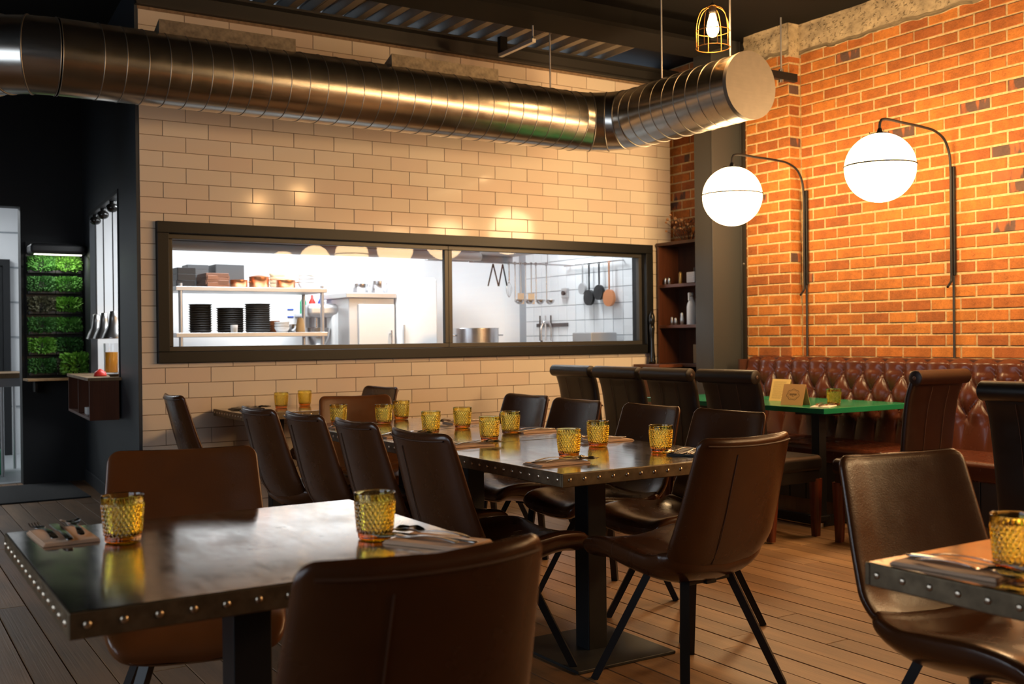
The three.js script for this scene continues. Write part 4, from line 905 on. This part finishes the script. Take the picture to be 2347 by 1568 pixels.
  {
    const p = ow(1298, 672), s = thing('wall_socket', 'square grey socket on the white kitchen tiles', 'socket', [wallX, p.y, p.z]);
    mesh('box', rbox(.03, .10, .10, .008, -.016, 0, 0), M.steelDull, s); mesh('knob', disc(.022, .02, 0, 0, 0, 20).rotateZ(PI / 2).translate(-.04, 0, 0), M.blackPlastic, s);
    const r = thing('pan_rail', 'steel rail for pans on the white kitchen tiles', 'rail', [wallX, 0, 0]);
    mesh('bar', merge([rod([-.04, 1.93, -1.5], [-.04, 1.93, -.55], .007, 8), rod([-.04, 1.93, -1.45], [.0, 1.93, -1.45], .006, 8), rod([-.04, 1.93, -.6], [.0, 1.93, -.6], .006, 8)]), M.steel, r);
    const frying = (r, L) => merge([disc(r, .03, 0, -L - r, 0, 28).translate(0, L + r, 0).rotateZ(PI / 2).translate(-.02, -L - r, 0), rbox(.012, L, .018, .005, -.02, -L / 2, 0), new THREE.TorusGeometry(.012, .004, 6, 16).rotateY(PI / 2).translate(-.02, .005, 0)]);
    const pansList = [[1345, .055, .17, M.steelDull, 'steel sieve pan'], [1360, .075, .24, M.blackIron, 'black frying pan'], [1383, .072, .20, M.blackIron, 'black saute pan with pale handle'], [1406, .08, .25, M.copper, 'copper coloured frying pan']];
    for (const [u, rr1, L, m, l] of pansList) { const p2 = ow(u, 590); single('frying_pan', frying(rr1, L), m, l + ' hanging on the white kitchen tiles', 'pan', [wallX - .035, 1.915, p2.z], 0, 'pans on the kitchen wall'); }
    const k = thing('knife_strip', 'dark magnetic knife strip on the white kitchen tiles', 'knife rack', [wallX, 0, 0]);
    const k0 = ow(1232, 746), k1 = ow(1303, 742);
    mesh('strip', rspan(-.016, 0, k0.y - .018, k0.y + .018, k0.z, k1.z, .003), M.darkPlastic, k);
    for (let i = 0; i < 3; i++) { const z = k0.z + .08 + i * .1; mesh('knife', merge([rspan(-.022, -.017, k0.y - .16, k0.y + .01, z - .015, z + .015, .002), rspan(-.026, -.017, k0.y + .01, k0.y + .10, z - .01, z + .01, .004)]), i % 2 ? M.steel : M.blackIron, k); }
    const tp = ow(1290, 785), t = thing('spray_tap', 'coiled steel spray tap at the kitchen sink', 'tap', [wallX - .14, 0, tp.z]);
    mesh('spout', tube([[0, .90, 0], [0, 1.25, 0], [-.02, 1.36, .0], [-.08, 1.38, 0], [-.12, 1.32, 0], [-.12, 1.18, 0]], .011, 10, 40), M.steel, t);
    mesh('spray_head', lathe([[.001, 0], [.02, 0], [.014, .05], [.012, .1], [.001, .1]], 16).translate(-.12, 1.09, 0), M.blackPlastic, t);
    mesh('coil', merge([...Array(10)].map((_, i) => new THREE.TorusGeometry(.017, .003, 6, 16).rotateX(PI / 2).translate(0, 1.05 + i * .018, 0))), M.steel, t);
  }
  // counter line with stock pot, sink box
  {
    const c = thing('steel_counter', 'steel kitchen counter along the white tiled end of the kitchen', 'counter', [0, 0, 0]);
    mesh('worktop', rspan(2.95, 4.47, .86, .90, -1.62, -.75, .006), M.steelDull, c);
    mesh('undershelf', rspan(3.0, 4.45, .3, .33, -1.58, -.8, .004), M.steelDull, c);
    for (const [x, z] of [[3.0, -.8], [4.42, -.8], [3.0, -1.57], [4.42, -1.57]]) mesh('leg', rod([x, .003, z], [x, .86, z], .018, 12), M.steelDull, c);
    const b = thing('kitchen_stove', 'low stove block carrying the stock pot', 'stove', [3.22, .9, -1.22]);
    mesh('body', rspan(-.25, .25, .0004, .10, -.25, .25, .008), M.blackIron, b);
    mesh('grate', merge([bar([-.22, .112, 0], [.22, .112, 0], .014, .014), bar([0, .112, -.22], [0, .112, .22], .014, .014)]), M.blackIron, b);
    const p = thing('stock_pot', 'large steel stock pot with loop handles on the stove', 'pot', [3.22, 1.02, -1.22]);
    mesh('body', lathe([[.001, 0], [.222, 0], [.23, .01], [.23, .285], [.236, .29], [.226, .29], [.224, .01], [.001, .006]], 48), M.steel, p);
    for (const s of [-1, 1]) mesh('handle', tube([[-.06, 0], [-.05, .05], [0, .065], [.05, .05], [.06, 0]].map(([a, o]) => [s * (.23 + o), .225, a]), .007, 8), M.steel, p);
    const sk = ow(1420, 778);
    single('sink_box', rbox(.30, .36, .30, .01, 0, .18, 0), M.steelDull, 'plain steel box beside the spray tap', 'box', [4.27, .9005, -.62 - .16]);
  }
}
// ---------------------------------------------------------------- passage: hatch, planted wall, back room
{
  const inPart = (x, y, z) => partitionPoint(x, y, z).toArray();
  // wooden box shelf under the hatch
  {
    const t = thing('hatch_shelf', 'red brown wooden box shelf fixed below the serving hatch', 'shelf', [0, 0, 0], -PA);
    const z0 = -2.0, z1 = -.70, x0 = -.235, x1 = -.036, y0 = .665, y1 = .945;
    mesh('box_side', rspan(x0, x1, y0, y1, z1 - .02, z1, .002), M.wood, t);
    mesh('box_side', rspan(x0, x1, y0, y1, z0, z0 + .02, .002), M.wood, t);
    mesh('box_bottom', rspan(x0, x1, y0, y0 + .018, z0 + .02, z1 - .02, .002), M.wood, t);
    mesh('box_top', rspan(x0 - .01, .16, y1, y1 + .022, z0, z1 + .005, .002), M.woodLight, t);
    mesh('divider', rspan(x0, x1, y0 + .018, y1, -1.36, -1.345, .002), M.wood, t);
    mesh('box_back', span(x1 - .012, x1, y0 + .018, y1, z0 + .02, z1 - .02), M.woodDark, t);
    const ins = (n, g, m, l, c, x, y, z) => single(n, g, m, l, c, inPart(x, y, z), -PA);
    ins('steel_flask', lathe([[.001, 0], [.03, 0], [.032, .15], [.018, .19], [.018, .21], [.001, .21]], 20), M.steel, 'steel flask standing in the wooden hatch shelf', 'flask', -.165, y0 + .0185, -.86);
    ins('paper_pad', rbox(.12, .05, .16, .004, 0, .025, 0), M.white, 'white pad of paper in the wooden hatch shelf', 'paper', -.145, y0 + .0185, -1.15);
    ins('card_reader', rbox(.08, .07, .14, .012, 0, .035, 0), M.blackPlastic, 'black card reader in the wooden hatch shelf', 'device', -.15, y0 + .0185, -1.55);
    ins('red_bell', lathe([[.001, 0], [.045, 0], [.045, .008], [.04, .03], [.02, .045], [.005, .055], [.001, .055]], 24), M.red, 'small red bell on the hatch ledge', 'bell', -.12, y1 + .0225, -1.02);
    ins('steel_dish', lathe([[.001, .0], [.05, .0], [.075, .02], [.07, .02], [.048, .004], [.001, .004]], 28), M.steel, 'shallow steel dish on the hatch ledge', 'dish', -.02, y1 + .0225, -.88);
    const j = thing('juice_jug', 'glass jug of orange juice standing in the serving hatch', 'jug', inPart(.062, y1 + .0225, -1.75), -PA);
    mesh('jug', lathe([[.001, 0], [.055, 0], [.058, .24], [.054, .24], [.051, .006], [.001, .006]], 28), M.clearGlass, j);
    mesh('juice', lathe([[.001, .008], [.0495, .008], [.052, .17], [.001, .17]], 28), M.juice, j);
  }
  // three heat lamps in the hatch
  for (const [z, l] of [[-2.16, 'steel heat lamp in the hatch, the one by the planted wall'], [-1.71, 'middle steel heat lamp of the three in the hatch'], [-1.22, 'steel heat lamp in the hatch next to the partition edge']]) {
    const t = thing('heat_lamp', l, 'lamp', inPart(.007, 0, z), -PA, 'heat lamps in the serving hatch');
    mesh('shade', lathe([[.083, 1.245], [.086, 1.252], [.072, 1.29], [.045, 1.34], [.034, 1.40], [.03, 1.45], [.001, 1.455], [.001, 1.45], [.027, 1.445], [.031, 1.40], [.042, 1.34], [.069, 1.29], [.083, 1.245]], 32), M.lampSteel, t);
    mesh('cord', rod([0, 1.45, 0], [0, 2.24, 0], .005, 8), M.blackPlastic, t);
    mesh('canopy', merge([new THREE.SphereGeometry(.045, 20, 12).scale(1, .8, 1).translate(0, 2.235, 0), disc(.02, .03, 0, 2.27, 0)]), M.blackGloss, t);
  }
  // vertical garden
  {
    const z = -2.757, x0 = -.33, x1 = .105, t = thing('vertical_garden', 'wall panel of six rows of green herbs in black troughs', 'plants', [0, 0, 0]);
    const s = new THREE.Shape(); s.moveTo(x0 - .01, .90); s.lineTo(x1 + .01, .90); s.lineTo(x1 + .01, 2.05); s.quadraticCurveTo(x1 + .005, 2.09, x1 - .05, 2.09); s.lineTo(x0 - .01, 2.09); s.closePath();
    mesh('back_panel', new THREE.ExtrudeGeometry(s, { depth: .03, bevelEnabled: false }).translate(0, 0, z), M.blackPlastic, t);
    const leafTones = [[.09, .30, .05], [.12, .37, .06], [.065, .23, .05], [.17, .44, .05], [.11, .12, .07]].map(c => pm({ color: lin(...c), roughness: .6, transmission: .25, thickness: 0 }));
    const clump = (cx, cy, cz, w, h, d, n, size) => {
      const P = [], N = [];
      for (let i = 0; i < n; i++) {
        const fx = rr(-1, 1), fy = rr(-1, 1), e = Math.sqrt(Math.max(0, 1 - Math.pow(fx * fx, 2) * .8 - Math.pow(fy * fy, 2) * .5));
        const c = V3(cx + w / 2 * fx, cy + h / 2 * fy, cz + d * e * rr(.35, 1));
        const dir = V3(c.x - cx + rr(-.02, .02), c.y - cy + rr(-.01, .03), .03 + rr(0, .03)).normalize(), side = V3(rr(-1, 1), rr(-1, 1), rr(-1, 1)).cross(dir).normalize(), up = side.clone().cross(dir).multiplyScalar(.25);
        const L = size * rr(.7, 1.3), W2 = L * .36, tip = c.clone().addScaledVector(dir, L), m = c.clone().addScaledVector(dir, L * .5).addScaledVector(up, L * .3);
        const l = m.clone().addScaledVector(side, W2), r2 = m.clone().addScaledVector(side, -W2);
        for (const q of [c, l, tip, c, tip, r2]) P.push(q.x, q.y, q.z);
      }
      const g = new THREE.BufferGeometry(); g.setAttribute('position', new THREE.Float32BufferAttribute(P, 3)); g.computeVertexNormals(); return g;
    };
    for (let r = 0; r < 6; r++) for (let k = 0; k < 2; k++) {
      const cx = x0 + .11 + k * .21, cy = 1.90 - r * .176;
      const tr = mesh('trough', rspan(cx - .105, cx + .105, cy - .085, cy - .055, z + .03, z + .10, .008), M.blackPlastic, t);
      const f = mesh('foliage', clump(cx, cy, z + .045, .20, .115, .085, 900, .022), leafTones[(r === 2 && k === 0) || (r === 5 && k === 1) ? 4 : (r * 2 + k * 3 + (r === 4 ? 3 : 0)) % 4], tr);
      f.userData.kind = 'stuff';
    }
    // small lamp under the cowl of the panel
    const cow = mesh('cowl', rspan(x0 - .005, x1 + .005, 1.972, 2.06, z + .031, z + .29, .03), M.blackPlastic, t);
    mesh('lamp_strip', rspan(x0 + .03, x1 - .03, 1.964, 1.9715, z + .22, z + .25, .002), glow(lin(1, .92, .8), 5), cow);
    areaLight('garden_strip_light', lin(1, .93, .82), 60, x1 - x0 - .06, .03, [(x0 + x1) / 2, 1.961, z + .235], [(x0 + x1) / 2, 1.2, z + .05]);
    const sh = thing('wall_ledge', 'thin wooden ledge below the planted panel', 'shelf', [0, 0, 0]);
    mesh('board', rspan(-.37, .13, .895, .915, -2.76, -2.46, .003), M.woodLight, sh);
    mesh('bracket', merge([span(-.3, -.28, .80, .895, -2.76, -2.56), span(.06, .08, .80, .895, -2.76, -2.56)]), M.blackMetal, sh);
    const pf = thing('potted_herb', 'bright green potted herb on the ledge below the planted panel', 'plant', [.035, .9155, -2.535]);
    mesh('pot', lathe([[.001, 0], [.04, 0], [.052, .075], [.047, .075], [.04, .006], [.001, .06]], 24), M.blackPlastic, pf);
    const fo = mesh('foliage', clump(0, .125, -.03, .24, .15, .11, 700, .034), leafTones[3], pf); fo.userData.kind = 'stuff';
  }
  // dark mat on the floor of the passage
  single('floor_mat', rspan(-1.55, -.03, .0006, .012, -2.66, -1.62, .004), M.mat, 'dark ribbed mat on the floorboards before the doorway', 'mat');
  // back room furniture seen through the doorway
  {
    const t = thing('kitchen_trolley', 'steel trolley with a pale top in the room past the doorway', 'trolley', [-.60, 0, -3.75]);
    mesh('worktop', rspan(-.35, .35, .90, .945, -.35, .35, .005), M.woodLight, t);
    mesh('rail', rspan(-.33, .33, .82, .90, -.33, .33, .004), M.steelDull, t);
    for (const [a, b] of [[-1, -1], [-1, 1], [1, -1], [1, 1], [.45, 1], [0, 1]]) mesh('leg', rod([a * .31, .003, b * .31], [a * .31, .82, b * .31], .016, 10), M.steelDull, t);
    single('green_crate', rbox(.34, .22, .3, .02, 0, .11, 0), M.greenPlastic, 'bright green crate under the steel trolley past the doorway', 'crate', [-.60, .0025, -3.75]);
    const d = thing('black_door', 'black door with a framed pane in the room past the doorway', 'door', [-.675, 0, -5.488]);
    mesh('leaf', rspan(-.45, .45, .003, 2.06, 0, .04, .006), M.blackPaint, d); mesh('frame', merge([span(.45, .52, .003, 2.13, 0, .06), span(-.52, -.45, .003, 2.13, 0, .06), span(-.45, .45, 2.06, 2.13, 0, .06)]), M.blackPaint, d);
    mesh('handle', rod([.36, 1.0, .04], [.36, 1.0, .1], .012), M.steel, d);
  }
}
// ---------------------------------------------------------------- shelf unit in the alcove and what stands on it
{
  const x0 = 4.35, x1 = 4.59, z0 = .035, z1 = .62, t = thing('wall_shelf_unit', 'dark red wooden shelf unit between tiled wall and steel column', 'shelf', [0, 0, 0]);
  const TOPY = 2.0;
  mesh('side_panel', rspan(x0, x1, .0, TOPY, z0, z0 + .022, .003), M.wood, t);
  mesh('corner_post', rspan(x1 - .04, x1, .0, TOPY, z1 - .03, z1, .003), M.wood, t);
  mesh('back_panel', span(x1 - .015, x1, .0, TOPY, z0 + .022, z1 - .022), M.woodDark, t);
  mesh('top_board', rspan(x0 - .01, x1, TOPY, TOPY + .028, z0, z1, .003), M.woodDark, t);
  const yA = 1.665, yB = 1.315, yC = .985;
  for (const y of [yA, yB, yC]) mesh('shelf', rspan(x0 + .002, x1 - .015, y - .028, y, z0 + .022, z1 - .022, .003), y === yC ? M.woodDark : M.wood, t);
  const put = (n, g, m, l, c, x, y, z, turn = 0, group) => single(n, g, m, l, c, [x, y + .0005, z], turn, group);
  const jar = lathe([[.001, 0], [.014, 0], [.014, .045], [.011, .052], [.011, .06], [.001, .06]], 16);
  for (const z of [.10, .15]) put('spice_jar', jar, M.steel, 'small steel capped jar on the upper shelf of the wooden unit', 'jar', 4.39, yA, z, 0, 'small jars on the upper shelf');
  put('wicker_tray', merge([rbox(.012, .09, .115, .004, 0, .05, 0), ...[0, 1, 2, 3].map(k => rbox(.016, .008, .10, .002, -.003, .025 + k * .018, 0))]), M.bottle, 'white framed basket tray leaning on the upper shelf', 'tray', 4.41, yA, .405, -.12);
  put('tin', lathe([[.001, 0], [.03, 0], [.03, .135], [.001, .135]], 20), M.darkPlastic, 'grey tin behind the basket tray on the upper shelf', 'tin', 4.50, yA, .38);
  put('brass_mill', lathe([[.001, 0], [.018, 0], [.014, .05], [.017, .09], [.008, .105], [.001, .105]], 18), pm({ color: lin(.5, .33, .12), metalness: .8, roughness: .35 }), 'brass coloured mill on the upper shelf of the wooden unit', 'mill', 4.43, yA, .25);
  const sb = thing('spray_bottle', 'white spray bottle on the middle shelf of the wooden unit', 'bottle', [4.42, yB + .0005, .40]);
  mesh('body', lathe([[.001, 0], [.042, 0], [.042, .15], [.036, .18], [.018, .215], [.014, .235], [.001, .235]], 28), M.bottle, sb);
  mesh('trigger_head', merge([rbox(.05, .03, .022, .008, -.012, .255, 0), rbox(.012, .05, .016, .004, -.03, .225, 0)]), M.bottle, sb);
  for (const [x, z, k] of [[4.40, .17, 1], [4.40, .22, .9], [4.41, .29, 1.5]]) put('cruet', lathe([[.001, 0], [.015, 0], [.017, .03], [.012, .05], [.012, .06], [.006, .07], [.001, .07]].map(([r, h]) => [r * (k > 1 ? 1.15 : 1), h * k]), 18), M.lampSteel, 'small glass cruet on the middle shelf of the wooden unit', 'cruet', x, yB, z, 0, 'cruets on the middle shelf');
  put('book', rbox(.02, .16, .12, .002, 0, .08, 0), M.woodLight, 'upright wooden board on the lower shelf of the unit', 'board', 4.50, yC, .40, .1);
  // dried flowers on top of the unit
  const fl = thing('dried_flowers', 'bunch of dried brown flowers lying on top of the wooden unit', 'flowers', [4.46, TOPY + .0285, .32]);
  const st = [], hd = [];
  for (let i = 0; i < 46; i++) { const a = rr(0, 2 * PI), L = rr(.08, .22), x = rr(-.10, .08), z = rr(-.10, .10), tip = [x + .09 * Math.cos(a), L, z + .09 * Math.sin(a)]; st.push(tube([[x * .5, .0, z * .5], [x, L * .5, z], tip], .0016, 5, 6)); hd.push(new THREE.SphereGeometry(rr(.007, .015), 7, 5).translate(...tip)); }
  mesh('stems', merge(st), M.woodDark, fl); mesh('flower_heads', merge(hd), pm({ color: lin(.34, .17, .075), roughness: .9 }), fl);
  // side cabinet under the unit with the tall mill
  const cb = thing('side_cabinet', 'low wooden cabinet in front of the wooden shelf unit', 'cabinet', [0, 0, 0]);
  mesh('body', rspan(4.10, 4.335, .0, .955, .04, .36, .004), M.woodDark, cb); mesh('top', rspan(4.08, 4.34, .955, .98, .03, .37, .003), M.wood, cb); mesh('door', rspan(4.09, 4.10, .06, .92, .06, .34, .003), M.wood, cb);
  const pm1 = thing('pepper_mill', 'tall black turned pepper mill on the low cabinet', 'pepper mill', [4.245, .9805, .085]);
  mesh('body', lathe([[.001, 0], [.03, 0], [.032, .02], [.026, .035], [.028, .05], [.022, .09], [.019, .16], [.021, .22], [.025, .26], [.022, .285], [.001, .285]], 28).scale(1, 1.18, 1), M.blackGloss, pm1);
  mesh('head', lathe([[.001, .285], [.02, .285], [.027, .31], [.026, .345], [.016, .37], [.008, .375], [.008, .385], [.001, .39]], 28).scale(1, 1.18, 1), M.blackGloss, pm1);
}
renderer.render(scene, camera);
